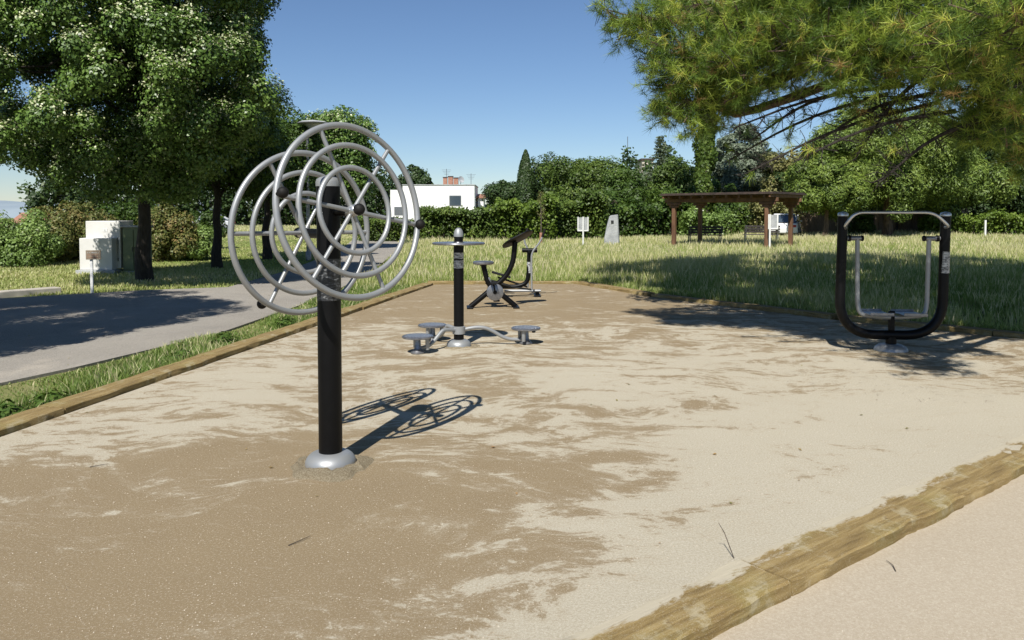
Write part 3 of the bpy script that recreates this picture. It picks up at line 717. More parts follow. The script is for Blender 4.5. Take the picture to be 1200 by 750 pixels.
pine()

# ---- background trees (metres; far field)
BG = 'trees beyond the meadow'
def at(px, py_top, py_bot, y, wpx):
    """crown centre / radii for a tree seen y metres away"""
    zt = Wd(px, py_top, y).z; zb = Wd(px, py_bot, y).z
    return Wd(px, 250, y).x, (zt+zb)/2, (zt-zb)/2, wpx/900*y/2
def bgtree(name, px, top, bot, y, w, label, leaf, n=16000, size=None, seed=1, ncl=60, cat='tree', group=BG, low=-.9, clf=.28, flat=1, shape=None, tr=.2, bark=None, core=.2, aspect=.62):
    x, zc, rz, rx = at(px, top, bot, y, w)
    return tree(name, x, y, terr_z(x, y), zc, (rx, rx*.9, rz), label, cat, leaf, int(n*1.45), size or y*.0034, ncl, clf*min(rx, rz)*1.3, seed, tr, bark, low, flat, group, shape, core=core, aspect=aspect)
bgtree('broadleaf_tree', 600, 208, 275, 66, 52, 'dark green rounded tree left of the cypress, beyond the hedge', M['leaf_dark'], 12000, seed=31)
bgtree('broadleaf_tree', 640, 190, 275, 70, 70, 'dark tree directly around the foot of the cypress', M['leaf_dark'], 14000, seed=32)
bgtree('broadleaf_tree', 682, 182, 275, 62, 84, 'broad domed tree with the highest rounded top right of the cypress', M['leaf_hedge'], 24000, seed=33, ncl=90)
bgtree('broadleaf_tree', 726, 197, 282, 60, 52, 'dense mid green tree behind the grey standing stone', M['leaf_mid'], 20000, seed=34, ncl=80)
bgtree('broadleaf_tree', 790, 196, 282, 58, 60, 'leafy green tree behind the left post of the pergola', M['leaf_hedge'], 20000, seed=35, ncl=80)
bgtree('broadleaf_tree', 835, 215, 284, 56, 60, 'low dark green tree seen through the middle of the pergola', M['leaf_mid'], 14000, seed=36)
bgtree('broadleaf_tree', 700, 225, 280, 55, 44, 'short reddish purple leaved tree low behind the hedge', M['leaf_purple'], 7000, seed=37)
bgtree('silvery_cedar', 868, 148, 250, 60, 66, 'grey green cedar with layered limbs behind the pergola roof', M['leaf_cedar'], 22000, seed=38, ncl=70, flat=.5)
bgtree('broadleaf_tree', 914, 172, 275, 54, 52, 'yellowish thin crowned tree above the right end of the pergola', M['leaf_yellow'], 11000, seed=39, clf=.25)
bgtree('conifer', 945, 190, 280, 64, 60, 'grey green conifer with pointed shoots right of the pergola', M['leaf_cedar'], 14000, seed=40)
bgtree('broadleaf_tree', 885, 235, 285, 52, 60, 'low pale green bush tree behind the pergola benches', M['leaf_hedge'], 11000, seed=41)
# umbrella pines on the right
PG = 'rounded pines behind the reed fence'
bgtree('umbrella_pine', 1040, 122, 250, 45, 168, 'large rounded light green pine behind the air walker', M['leaf_pine'], 70000, .19, seed=42, ncl=170, group=PG, clf=.2, bark=M['bark_pine'], tr=.25, aspect=.3)
bgtree('umbrella_pine', 968, 190, 253, 43, 80, 'small bushy pine left of the largest rounded pine', M['leaf_pine'], 26000, .2, seed=43, ncl=70, group=PG, bark=M['bark_pine'], tr=.15, aspect=.3)
bgtree('umbrella_pine', 1110, 180, 253, 48, 110, 'pine right of the largest rounded pine, with paler needles', M['leaf_pine'], 32000, .22, seed=44, ncl=80, group=PG, bark=M['bark_pine'], tr=.2, aspect=.3)
bgtree('broadleaf_tree', 1185, 110, 262, 52, 130, 'tall dark tree mass at the right edge behind the hedge', M['leaf_dark'], 36000, seed=45, ncl=100)
bgtree('broadleaf_tree', 1270, 120, 262, 50, 120, 'dark tree beyond the right edge of the photo', M['leaf_dark'], 16000, seed=46, ncl=60)
# cypress
def cypress():
    rng = np.random.default_rng(47); y = 63.0; x = Wd(616, 250, y).x; b = terr_z(x, y); H = Wd(616, 176, y).z-b; n = 16000
    e = empty('cypress', (x, y, b), 0, 'narrow dark pointed cypress rising above the trees right of the white house', 'tree', BG)
    z = H*rng.uniform(.03, 1, n)**.9; f = np.clip((1-z/H)*2.4, 0, 1)**.75; a = rng.uniform(0, 6.283, n); r_ = (.72*f+.05)*rng.uniform(.6, 1.05, n)*(1+.12*np.sin(a*3+z*2))
    P = np.stack([np.cos(a)*r_, np.sin(a)*r_, z], 1); leaves('crown', P, np.stack([np.cos(a), np.sin(a), .4+0*a], 1)+rng.normal(size=(n,3))*.35, rng.uniform(.12,.26,n), np.clip(rng.normal(.45,.2,n),0,1), M['leaf_dark'], e, .5, rng)
    MB().tube([(0,0,0),(0,0,H*.9)], [.2,.03], 8).build('trunk', M['bark_dark'], e, smooth=True)
cypress()
# fir spire: layered
def fir():
    rng = np.random.default_rng(48); y = 85; x = Wd(773, 200, y).x; base = terr_z(x, y); top = Wd(773, 158, y).z
    e = empty('fir_tree', (x, y, base), 0, 'dark layered fir spire standing above the treetops near the beige tower block', 'tree', BG)
    P = []; N = []
    for z in np.arange(2, top-base, .32):
        f = 1-(z)/(top-base); L = .25+3.0*f**.9; nb = 9
        for a in rng.uniform(0, 2*math.pi, nb):
            LL = L*rng.uniform(.55, 1.1)
            m = int(10+26*f); s = rng.uniform(.1, 1, m)
            q = np.stack([np.cos(a)*LL*s, np.sin(a)*LL*s, z-.25*s*LL*.5+.25*s**2*LL*.5], 1)+rng.normal(size=(m,3))*np.array([.13,.13,.06]); P.append(q); N.append(rng.normal(size=(m,3))*.5+np.array([0,0,1]))
    P = np.concatenate(P); N = np.concatenate(N); leaves('crown', P, N, rng.uniform(.2,.42,len(P)), rng.uniform(.1,.7,len(P)), M['leaf_cedar'], e, .4, rng)
    MB().tube([(0,0,0),(0,0,(top-base)*.5),(0,0,top-base-.2)], [.3,.2,.03], 10).build('trunk', M['bark_dark'], e, smooth=True)
fir()
# ivy clad trunk
def ivy():
    rng = np.random.default_rng(49); y = 47.0; x = Wd(822, 250, y).x; b = terr_z(x, y); e = empty('ivy_clad_tree', (x, y, b), 0, 'tall straight trunk thickly wrapped in ivy behind the pergola', 'tree')
    top = Wd(836, 20, y); n = 17000; s = rng.uniform(0, 1, n); a = rng.uniform(0, 2*math.pi, n); H = top.z-b
    ax = lambda s: np.stack([s**1.3*(top.x-x), 0*s, s*H], 1)
    r = (.50+.14*np.sin(s*19)*np.sin(a*2+s*7)+.1*np.sin(s*41+a))*(1.15-.35*s)*rng.uniform(.75, 1.12, n)
    v = np.stack([np.cos(a), np.sin(a), 0*a], 1); P = ax(s)+v*r[:,None]
    leaves('crown', P, v+rng.normal(size=(n,3))*.4+np.array([0,0,-.2]), rng.uniform(.12,.24,n), np.clip(rng.normal(.45,.2,n),0,1), M['leaf_hedge'], e, .8, rng)
    P2, N2, t2, C, ci = crown_pts(rng, (3.6,3,2.2), 40, .9, 9000)
    tube_pts = [tuple(ax(np.array([k/8]))[0]) for k in range(9)]
    leaves('upper_crown', P2+np.array([top.x-x+.5,0,H+1.2]), N2, rng.uniform(.15,.3,len(P2)), t2, M['leaf_mid'], e, .6, rng)
    MB().tube(tube_pts, [.42-.02*k for k in range(9)], 12).build('trunk', M['bark'], e, smooth=True)
ivy()
# small tree tops above the house and stray far trees
bgtree('broadleaf_tree', 487, 199, 235, 96, 36, 'dark distant tree showing above the flat roof of the white house', M['leaf_dark'], 5000, seed=51)
bgtree('broadleaf_tree', 561, 236, 262, 90, 22, 'small dark tree beside the terrace of the white house', M['leaf_dark'], 2500, seed=52)

# ---- hedges and shrubs: box-shaped foliage volumes
def hedge(name, a, b, h, w, label, leaf, n, size, seed, cat='hedge', wav=.15, group=None, base=None):
    rng = np.random.default_rng(seed); a = np.array(a, float); b = np.array(b, float); L = np.linalg.norm(b-a); d = (b-a)/L; nn = np.array([d[1], -d[0]])
    m = (a+b)/2; z0 = terr_z(*m) if base is None else base; e = empty(name, (m[0], m[1], z0), 0, label, cat, group)
    s = rng.uniform(-L/2, L/2, n); u = rng.uniform(-1, 1, n); face = rng.random(n)
    hh = h*(1+wav*np.sin(s*1.1+seed)*.5+wav*np.sin(s*2.9+seed*2)*.35+wav*.3*np.sin(s*7))
    t = np.where(face < .62, -1+.18*rng.random(n)**2*2, u); z = np.where(face < .62, rng.uniform(0, 1, n), np.where(face < .88, 1-.1*rng.random(n)**2, rng.uniform(0, 1, n)))
    bulge = 1+.18*np.sin(s*1.7+z*3+seed)+.12*np.sin(s*4.3-z*5)
    P = np.stack([d[0]*s-nn[0]*t*w/2*-1*bulge, d[1]*s+nn[1]*t*w/2*bulge, z*hh], 1)+rng.normal(size=(n,3))*size*.6
    N = np.stack([nn[0]*-t*-1, nn[1]*t, z*.8], 1)+rng.normal(size=(n,3))*.6
    leaves('foliage', P, N, size*rng.uniform(.6,1.3,n), np.clip(rng.normal(.45,.18,n)+.25*np.sin(s*2.3)*np.sin(z*4), 0, 1), leaf, e, .62, rng)
    st = MB()
    for k in range(int(L/.8)):
        q = d*(-L/2+.4+.8*k); st.tube([(q[0], q[1], 0), (q[0]+rng.normal()*.1, q[1]+rng.normal()*.1, h*.5), (q[0]+rng.normal()*.3, q[1]+rng.normal()*.2, h*.9)], [.04,.03,.01], 5)
    st.tube([(-d[0]*L*.48, -d[1]*L*.48, -.04), (d[0]*L*.48, d[1]*L*.48, -.04)], .06, 5)  # buried bar put in to join the separate stems, not a stem itself
    st.build('stems', M['bark_dark'], e)
    return e
hedge('clipped_hedge', (-8.5,42.2), (-4.8,42.2), 1.15, 1.2, 'low dark hedge at the left foot of the white house', M['leaf_hedge'], 9000, .13, 60, wav=.15)
hedge('clipped_hedge', (-4.9,41.5), (-.9,42), 1.72, 1.6, 'dark clipped hedge in front of the white house', M['leaf_hedge'], 26000, .15, 61, wav=.10)
hedge('clipped_hedge', (-.8,42.5), (2.4,42.7), 2.2, 1.8, 'taller bright green hedge between the house and the young tree', M['leaf_bright'], 16000, .16, 62, wav=.2)
hedge('clipped_hedge', (2.4,44), (5.4,44), 2.3, 1.8, 'leafy hedge behind the white notice board', M['leaf_hedge'], 15000, .16, 63, wav=.25)
hedge('leafy_undergrowth', (5.6,47), (14,49), 2.2, 2.5, 'dark undergrowth below the trees behind the pergola', M['leaf_mid'], 22000, .2, 64, cat='bushes', wav=.4)
hedge('leafy_undergrowth', (10.4,46), (13.0,46.5), 1.2, 1.5, 'pale green weeds behind the pergola benches', M['leaf_pale'], 7000, .14, 65, cat='bushes', wav=.5)
hedge('low_hedge', (25,46.6), (36,44.8), 1.15, 1.4, 'bright green low hedge at the right end of the meadow', M['leaf_bright'], 18000, .15, 66, wav=.3)
hedge('dry_thicket', (15.6,50), (18.6,49.5), 2.3, 1.4, 'yellowish brown dry thicket beside the right pergola post', M['leaf_yellow'], 9000, .15, 67, cat='bushes', wav=.5)
hedge('dark_undergrowth', (18,53), (36,52), 3.2, 2.5, 'deep shaded undergrowth behind the reed fence', M['leaf_dark'], 22000, .26, 68, cat='bushes', wav=.4)
hedge('shrub_row', (-60,95), (-12,110), 5.0, 5, 'far line of dark trees left of the white house', M['leaf_dark'], 26000, .55, 69, cat='trees', wav=.5)
hedge('shrub_row', (14,95), (80,90), 7.0, 6, 'far line of dark trees behind the meadow', M['leaf_dark'], 30000, .55, 70, cat='trees', wav=.4)
# left side shrubs
def shrub(px, top, bot, y, w, label, leaf, n, size, seed, ncl=34, clf=.34, cat='shrub', name='shrub', group=None):
    x, zc, rz, rx = at(px, top, bot, y, w)
    rng = np.random.default_rng(seed); b = terr_z(x, y); e = empty(name, (x, y, b), 0, label, cat, group)
    P, N, t, C, ci = crown_pts(rng, (rx, rx*.8, rz), ncl, clf*min(rx, rz)*1.3, n, -.95, .2); P[:,2] += zc-b; k = P[:,2] > 0
    leaves('foliage', P[k], N[k], size*rng.uniform(.6,1.3,k.sum()), t[k], leaf, e, .6, rng)
    st = MB()
    for c in C[:14]: st.tube([(c[0]*.15, c[1]*.15, 0), (c[0]*.6, c[1]*.6, max(.1, (c[2]+zc-b)*.6)), (c[0], c[1], max(.15, c[2]+zc-b))], [.02,.014,.005], 5)
    st.build('stems', M['bark'], e); return e
shrub(22, 256, 324, 22.5, 90, 'pale green flowering bush at the left edge of the lawn', M['leaf_pale'], 15000, .085, 71)
shrub(-45, 250, 324, 22.5, 80, 'leafy bush just outside the left edge', M['leaf_pale'], 7000, .09, 72)
shrub(72, 250, 318, 24.5, 84, 'reddish brown and green bramble bush left of the utility cabinet', M['leaf_bramble'], 18000, .085, 73)
shrub(105, 252, 312, 27, 60, 'bramble thicket directly behind the utility cabinet', M['leaf_bramble'], 9000, .09, 74)
shrub(192, 246, 312, 25, 66, 'brownish green bush right of the large linden trunk', M['leaf_bramble'], 16000, .085, 75)
shrub(225, 268, 306, 25.5, 60, 'low bright leaved bush spilling onto the lawn behind the lindens', M['leaf_pale'], 12000, .08, 76)
shrub(160, 240, 306, 30, 70, 'dark bush behind the linden trunk', M['leaf_mid'], 9000, .11, 77)
shrub(243, 255, 292, 34, 44, 'dark small leaved bush beside the parked cars', M['leaf_mid'], 7000, .11, 78)
shrub(1010, 250, 282, 47.5, 26, 'small shrub growing against the reed fence', M['leaf_mid'], 3000, .16, 79)

# ================================================================== buildings
def win(mb_parent, c, w, h, face='y', name='window'):
    f = MB(); x, y, z = c
    for dx in (-w/2, w/2): f.box((x+dx, y, z), (.08,.10,h+.08))
    for dz in (-h/2, h/2): f.box((x, y, z+dz), (w-.08,.096,.08))
    f.box((x, y, z), (.06,.09,h-.08))
    o = f.build(name, M['galv'], mb_parent); MB().box((x, y-.02, z), (w-.09,.06,h-.09)).build('pane', M['glass'], o); return o
def house():
    y = 80; x0 = Wd(455,250,y).x; x1 = Wd(556,250,y).x; xm = Wd(472,250,y).x; zt = Wd(500,217,y).z; zl = Wd(460,222,y).z
    wall = simple('white_render', (.72,.72,.70), (.80,.80,.78), .6, .8, bump=.05)
    b = terr_z(0, y)
    e = empty('white_house', ((x0+x1)/2, y, b), 0, 'flat roofed white rendered house with one window and terracotta chimneys', 'house')
    cx = (x0+x1)/2; f = lambda x: x-cx
    mb = MB(); mb.box(((f(xm)+f(x1))/2, 4, (zt-b)/2), (x1-xm, 8, zt-b)).build('wall', wall, e)
    MB().box(((f(x0)+f(xm))/2-.01, 5, (zl-b)/2), (xm-x0, 7, zl-b)).build('side_wing', wall, e)
    MB().box(((f(xm)+f(x1))/2, 4, zt-b+.04), (x1-xm+.14, 8.14, .08)).build('roof', M['stone'], e)
    zw = Wd(533,238,y).z-b; win(e, (f(Wd(533.5,250,y).x), -.0, zw+.25), 1.15, 1.0)
    # bit at left: garage opening
    MB().box((f(x0)+.9, 1.49, 1.8), (1.0,.04,.9)).build('door', M['galv'], e)
    for px, w, hh in ((519,.42,.9),(525.5,.5,1.0),(532,.5,.85)):
        c = MB().box((f(Wd(px,250,y).x), 3, zt-b+hh/2), (w,.5,hh)).build('chimney', M['terracotta'], e, bevel=.02)
        MB().box((f(Wd(px,250,y).x), 3, zt-b+hh+.045), (w+.1,.6,.07)).build('chimney_cap', M['roof_dark'], c)
    # neighbouring wing with tiled roof and terrace
    xt0, xt1 = Wd(557,250,y).x, Wd(564,250,y).x
    w2 = MB().box((f((xt0+xt1)/2)+.1, 6, 1.75), (xt1-xt0, 5, 3.3)).build('rear_wing', wall, e)
    MB().box((f((xt0+xt1)/2)+.1, 6, 3.5), (xt1-xt0+.9, 5.6, .2), rx=R(4)).build('tiled_roof', M['terracotta'], w2)
    for (px, hh) in ((520,1.9),(550,1.4)):
        a = MB(); xx = f(Wd(px,250,y).x); a.tube([(xx,3.5,zt-b),(xx,3.5,zt-b+hh)], .025, 6)
        for k in range(4): a.tube([(xx-.5+.08*k,3.5,zt-b+hh-.12-.16*k),(xx+.5-.08*k,3.5,zt-b+hh-.12-.16*k)], .012, 4)
        a.build('antenna', M['galv'], e)
    d = MB().lathe([(.0,0),(.25,.05),(.38,.14),(.37,.15),(.24,.07),(0,.02)], (f(Wd(538,250,y).x), 2.5, zt-b+.65), (.6,-.7,.3), 20); d.tube([(f(Wd(538,250,y).x),2.5,zt-b),(f(Wd(538,250,y).x),2.5,zt-b+.65)], .03, 6)
    d.build('satellite_dish', M['stone'], e, smooth=True)
    # terrace
    bal = MB(); xa, xb = Wd(558,250,y-3).x, Wd(590,250,y-3).x; zz = Wd(570,246,y-3).z
    tr = empty('terrace', ((xa+xb)/2, y-3, b), 0, 'white terrace wall with railing right of the white house', 'terrace')
    L = xb-xa; MB().box((0,1.5,(zz-b-.9)/2), (L,3,zz-b-.9)).build('terrace_wall', wall, tr)
    for k in range(5):
        MB().box((-L/2+L*k/4, .1, zz-b-.9+.5), (.28,.28,1.0)).build('pillar', wall, tr)
    for k in range(4):
        rl = MB(); cx2 = -L/2+L*(k+.5)/4
        for q in range(7): rl.box((cx2-.24+q*.08-.0, .1, zz-b-.42), (.03,.03,.85))
        rl.box((cx2, .1, zz-b+.03), (L/4-.29,.05,.05)); rl.build('railing', M['galv'], tr)
house()
def tower():
    y = 120; xa, xb = Wd(752,250,y).x, Wd(765,250,y).x; zt = Wd(758,188,y).z; b = terr_z(xa, y)
    wall = simple('beige_render', (.42,.38,.31), (.50,.46,.38), .4, .85, bump=.05)
    e = empty('apartment_block', ((xa+xb)/2, y, b), 0, 'tall narrow beige block with dark roof edge rising behind the trees', 'building')
    H = zt-b; w = xb-xa
    MB().box((0,3,H/2), (w,6,H)).build('wall', wall, e); MB().box((0,3,H+.15), (w+.4,6.4,.3)).build('roof', M['roof_dark'], e)
    for k in range(4): win(e, (0, -.0, H-1.4-2.6*k), .9, 1.1)
    MB().box((.5*w, 1, H-2.6), (.6,.6,.9)).build('balcony', wall, e)
tower()
m = MB(); y = 118; mx = Wd(735,250,y); b = terr_z(mx.x, y); zt = Wd(735,160,y).z
m.tube([(0,0,0),(0,0,zt-b-2)], .09, 8); m.tube([(0,0,zt-b-2),(0,0,zt-b)], .05, 6)
o = m.build('antenna_mast', M['galv'], loc=(mx.x, y, b)); tag(o, 'thin radio mast rising above the trees against the sky', 'mast')
# far houses at left
def farhouse(px, pyr, y, w, label, wallc=(.55,.5,.42), seed=0):
    x = Wd(px,250,y).x; b = terr_z(x, y); zr = Wd(px,pyr,y).z-b
    e = empty('tile_roofed_house', (x, y, b), R(12), label, 'house', 'distant houses at the left')
    MB().box((0,3,(zr-1)/2), (w,6,zr-1)).build('wall', mat('render_wall', wallc, .9), e)
    MB().add([(-w/2-.3,-.3,zr-1),(w/2+.3,-.3,zr-1),(w/2+.3,6.3,zr-1),(-w/2-.3,6.3,zr-1),(-w/2-.3,3,zr),(w/2+.3,3,zr)], [(0,1,5,4),(2,3,4,5),(1,2,5),(3,0,4),(3,2,1,0)]).build('roof', M['terracotta'], e)
    for q in (-.28,.28): win(e, (w*q, -.0, zr-2.0), .9, 1.0)
farhouse(36, 249, 75, 3.2, 'small house with a reddish tiled roof just above the bushes at the far left')
# distant hills
rng = np.random.default_rng(5); mb = MB(); n = 160; vs = []
for i in range(n+1):
    x = -4200+8400*i/n; h = 42+34*mnoise.noise(V3((x*.0011, 3, 0)))+12*mnoise.noise(V3((x*.005, 1, 0)))+(38 if x < -1200 else 0)*min(1, max(0, (-x-1200)/700))
    for j, (yy, f) in enumerate(((3000,-.3),(3200,.35),(3500,.8),(3900,1.0),(4600,.5))): vs.append((x, yy, -8+h*f))
fs = [(i*5+j, (i+1)*5+j, (i+1)*5+j+1, i*5+j+1) for i in range(n) for j in range(4)]
tag(mb.add(vs, fs).build('hills', simple('hill_haze_tint', (.20,.25,.29), (.25,.30,.33), .003, 1, bump=0), smooth=True), kind='structure')  # blue-grey of distance haze is put into the hill colour

# ================================================================== pergola, benches, boards
def pergola():
    FL = V3((Wd(790,250,34.5).x, 34.5, 0)); FR = V3((Wd(899,250,31.5).x, 31.5, 0)); w = FR-FL; W_ = w.length; a = math.atan2(w.y, w.x); L = 2.3
    b = terr_z(FL.x, FL.y)
    e = empty('pergola', (FL.x, FL.y, b), a, 'brown timber pergola with a flat dark roof on four posts standing in the meadow', 'pergola')
    H = 2.32
    for x in (0, W_):
        for y in (0, L):
            p = MB().box((x,y,(H-.42)/2), (.16,.16,H-.42)).build('post', M['wood_brown'], e, bevel=.012)
            MB().box((x,y,H-.35), (.7,.15,.13)).box((x,y,H-.47), (.44,.145,.11)).build('bracket', M['wood_brown'], p, bevel=.03)
    for y in (0, L): MB().box((W_/2, y, H-.20), (W_+.9,.14,.16)).build('beam', M['wood_brown'], e, bevel=.01)
    for x in (-.3, W_+.3): MB().box((x, L/2, H-.045), (.08,L+.9,.13)).build('end_beam', M['wood_brown'], e, bevel=.01)
    for k in range(9):
        x = -.05+(W_+.1)*k/8; MB().box((x, L/2, H-.06), (.09,L+.8,.12)).build('rafter', M['wood_brown'], e, bevel=.008)
    MB().box((W_/2, L/2, H+.035), (W_+.95,L+1.0,.05)).box((W_/2, L/2, H+.085), (W_+.85,L+.9,.05)).build('roof', M['roof_dark'], e, bevel=.01)
pergola()
def bench(x, y, rz, label):
    e = empty('park_bench', (x, y, terr_z(x, y)), rz, label, 'bench', 'benches under the pergola')
    dk = simple('dark_slat', (.035,.03,.028), (.07,.06,.055), 6, .6); 
    s = MB(); [s.box((0,-.05-.11*k,.46), (1.65,.09,.035)) for k in range(4)]; s.build('seat', dk, e, bevel=.006)
    s = MB(); [s.box((0,.05+.035*k,.60+.125*k), (1.65,.03,.095), rx=R(-12)) for k in range(3)]; s.build('backrest', dk, e, bevel=.006)
    for q in (-.74, .74):
        MB().box((q,-.36,.23), (.05,.05,.46)).box((q,0.02,.23), (.05,.05,.46)).box((q,-.17,.43), (.045,.4,.04)).box((q,.09,.68), (.045,.03,.46), rx=R(-15)).build('leg', M['galv'], e, bevel=.005)
        MB().box((q,-.17,.66), (.06,.42,.03)).box((q,-.36,.55), (.04,.04,.2)).build('armrest', M['black'], e, bevel=.005)
bench(Wd(827,250,37.2).x, 37.2, R(178), 'black slatted bench under the left half of the pergola')
bench(Wd(893,250,37).x, 37, R(172), 'black slatted bench behind the right front pergola post')
def board(px, y, top, bw, bh, label, rz=0, off=0.0):
    x = Wd(px,250,y).x; b = terr_z(x, y); zt = Wd(px,top,y).z-b
    e = empty('notice_board', (x, y, b), rz, label, 'notice board', 'white notice boards in the meadow')
    MB().tube([(0,0,0),(0,0,zt)], .038, 12).build('post', M['white_paint'], e, smooth=True)
    p = MB().box((off,.055,zt-bh/2-.03), (bw,.03,bh)).build('panel', M['stone'], e, bevel=.006)
    f = MB()
    for q in (-1, 1): f.box((off+q*(bw/2),.05,zt-bh/2-.03), (.05,.05,bh+.05))
    f.box((off,.048,zt-bh-.035), (bw-.04,.05,.05))
    f.build('panel_frame', M['white_paint'], p, bevel=.004)
board(683.5, 36, 254, .48, .62, 'white post with a pale grey panel left of the grey standing stone', R(8))
board(902.5, 31.0, 251, .34, .55, 'white post with an upright white framed panel in front of the pergola', R(-25), .12)
# standing stone
def stone():
    y = 37; x = Wd(717,250,y).x; b = terr_z(x, y); zt = Wd(717,252,y).z-b
    sec = [(0,.36,0),(.35,.355,.0),(.8,.30,.03),(1.15,.26,.06),(zt-.05,.21,.09),(zt,.17,.11)]; vs = []; fs = []; n = 14
    for z, hw_, sh in sec:
        for i in range(n):
            a = 2*math.pi*i/n; ca, sa = math.cos(a), math.sin(a); k_ = max(abs(ca), abs(sa))
            vs.append((sh+hw_*ca/k_*(1+.05*mnoise.noise(V3((ca*3, sa*3, z*3)))), .16*sa/k_*(1+.1*mnoise.noise(V3((ca*3, sa*3, z*3+9)))), z+(.03*ca if z > 1 else 0)))
    for j in range(len(sec)-1):
        for i in range(n): k_ = (i+1) % n; fs.append((j*n+i, j*n+k_, (j+1)*n+k_, (j+1)*n+i))
    fs.append(tuple((len(sec)-1)*n+i for i in range(n)))
    e = MB().add(vs, fs).build('standing_stone', M['stone'], loc=(x, y, b)); tag(e, 'upright tapering grey stone slab with a small dark plaque', 'stone')
    MB().box((.0,-.19,zt-.32), (.13,.02,.13)).build('plaque', M['dark'], e, bevel=.004)
stone()
# young tree with guard
def sapling():
    y = 38; x = Wd(634,250,y).x; b = terr_z(x, y); zt = Wd(634,226,y).z-b; rng = np.random.default_rng(8)
    e = empty('young_tree', (x, y, b), 0, 'thin young tree with a terracotta coloured guard round its base in front of the hedge', 'tree')
    t = MB(); t.tube([(0,0,0),(.01,0,zt*.5),(-.02,0,zt)], [.04,.025,.008], 8)
    P = []
    for k in range(26):
        z = rng.uniform(zt*.45, zt*.97); a = rng.uniform(0, 6.28); L = .28*(1.2-z/zt*.7); q = (math.cos(a)*L, math.sin(a)*L, z+L*1.1); t.tube([(0,0,z), q], [.008,.003], 4)
        P += [np.array([0,0,z])+(np.array(q)-np.array([0,0,z]))*f for f in rng.uniform(.3, 1, 12)]
    t.build('trunk', M['bark'], e, smooth=True); P = np.array(P)+rng.normal(size=(len(P),3))*.04
    leaves('crown', P, rng.normal(size=P.shape), .07, rng.uniform(0,.8,len(P)), M['leaf_yellow'], e, .6, rng)
    MB().lathe([(.075,0),(.075,.62),(.07,.62)], seg=14).build('trunk_guard', M['terracotta'], e, smooth=True)
sapling()
# reed fence behind the right meadow, one panel per span, and pale posts
def fence():
    rng = np.random.default_rng(90)
    x0, x1 = Wd(932,250,49).x, Wd(1125,250,51).x; e = empty('reed_fence', ((x0+x1)/2, 50, terr_z((x0+x1)/2, 50)), 0, 'dark brown reed screen fence along the far side of the meadow under the pines', 'fence')
    rm = simple('reed', (.15,.11,.075), (.32,.24,.165), 20, .9, stretch=(6,1,.3)); n = 5; L = (x1-x0)/n
    for k in range(n):
        mb = MB(); c = -(x1-x0)/2+L*(k+.5); hh = 1.5+.1*math.sin(k*2)
        m = 44
        for j in range(m):
            xx = c-L/2+.05+(L-.1)*j/m; h = hh*rng.uniform(.86, 1.06); mb.box((xx, rng.normal()*.02, h/2), (L/m*1.05,.03,h), ry=rng.normal()*.02)
        mb.build('reed_panel', rm, e)
        MB().box((c-L/2, -.03, .8), (.09,.09,1.6)).build('fence_post', M['bark'], e)
fence()
for i, (px, y, top, lab) in enumerate(((967,46,262,'thin white stake in front of the reed fence near the pergola'),(1155,44,258,'short white stake in front of the low hedge at the right'))):
    x = Wd(px,250,y).x; b = terr_z(x, y); o = MB().box((0,0,(Wd(px,top,y).z-b)/2), (.09,.09,Wd(px,top,y).z-b)).build('white_stake', M['white_paint'], loc=(x, y, b), bevel=.01); tag(o, lab, 'post')

# ================================================================== cars
def car(x, y, rz, paint, label, group):
    e = empty('parked_car', (x, y, terr_z(x, y)), rz, label, 'car', group)
    pm = mat('car_paint', paint, .25, 0, .6)
    low = [(-2.05,.32),(-2.08,.62),(-1.95,.84),(-1.0,.92),(1.2,.93),(1.98,.88),(2.05,.6),(2.03,.3)]
    def extr(prof, hw, hwt=None):
        hwt = hwt or hw; zt = max(p[1] for p in prof); zb = min(p[1] for p in prof); n = len(prof)
        w = lambda z: hw+(hwt-hw)*(z-zb)/(zt-zb)
        return MB().add([(x_, -w(z_), z_) for x_, z_ in prof]+[(x_, w(z_), z_) for x_, z_ in prof], [tuple(range(n)), tuple(range(2*n-1, n-1, -1))]+[(i, (i+1) % n, n+(i+1) % n, n+i) for i in range(n)])
    extr(low, .84, .80).build('body', pm, e, bevel=.06)
    cab = extr([(-1.15,.925),(-.55,1.36),(.9,1.38),(1.75,.93)], .76, .60).build('cabin_glass', M['glass'], e, bevel=.04)
    extr([(-.62,1.37),(-.45,1.43),(.85,1.44),(1.0,1.38)], .61, .56).build('roof', pm, e, bevel=.03)
    for x_, tilt in ((-.85,R(38)),(1.35,R(-58))):
        for s in (-1, 1): MB().box((x_, s*.70, 1.15), (.06,.05,.5), ry=tilt).build('pillar', pm, cab)
    for x_ in (-1.3, 1.3):
        for s in (-1, 1):
            w = MB().lathe([(.2,-.1),(.31,-.09),(.32,0),(.31,.09),(.2,.1)], (x_, s*.76, .31), (0,1,0), 24).build('wheel', M['rubber'], e, smooth=True)
            MB().lathe([(.19,-.105),(.19,.105)], (x_, s*.765, .31), (0,1,0), 16).build('rim', M['steel_bright'], w, smooth=True)
    for s in (-1, 1):
        MB().box((-2.03, s*.6, .68), (.1,.32,.12)).build('headlight', M['steel_bright'], e, bevel=.02)
        MB().box((2.02, s*.62, .72), (.08,.25,.14)).build('tail_light', mat('red_lens', (.35,.02,.02), .3), e, bevel=.02)
        MB().box((-.72, s*.88, .98), (.12,.14,.1)).build('mirror', pm, e, bevel=.02)
car(Wd(920,250,46.5).x, 46.5, R(247), (.7,.7,.7), 'white hatchback parked behind the right post of the pergola', 'parked cars')
car(Wd(246,250,68).x, 68, R(15), (.55,.56,.58), 'silver car partly hidden by bushes left of the second linden trunk', 'parked cars')

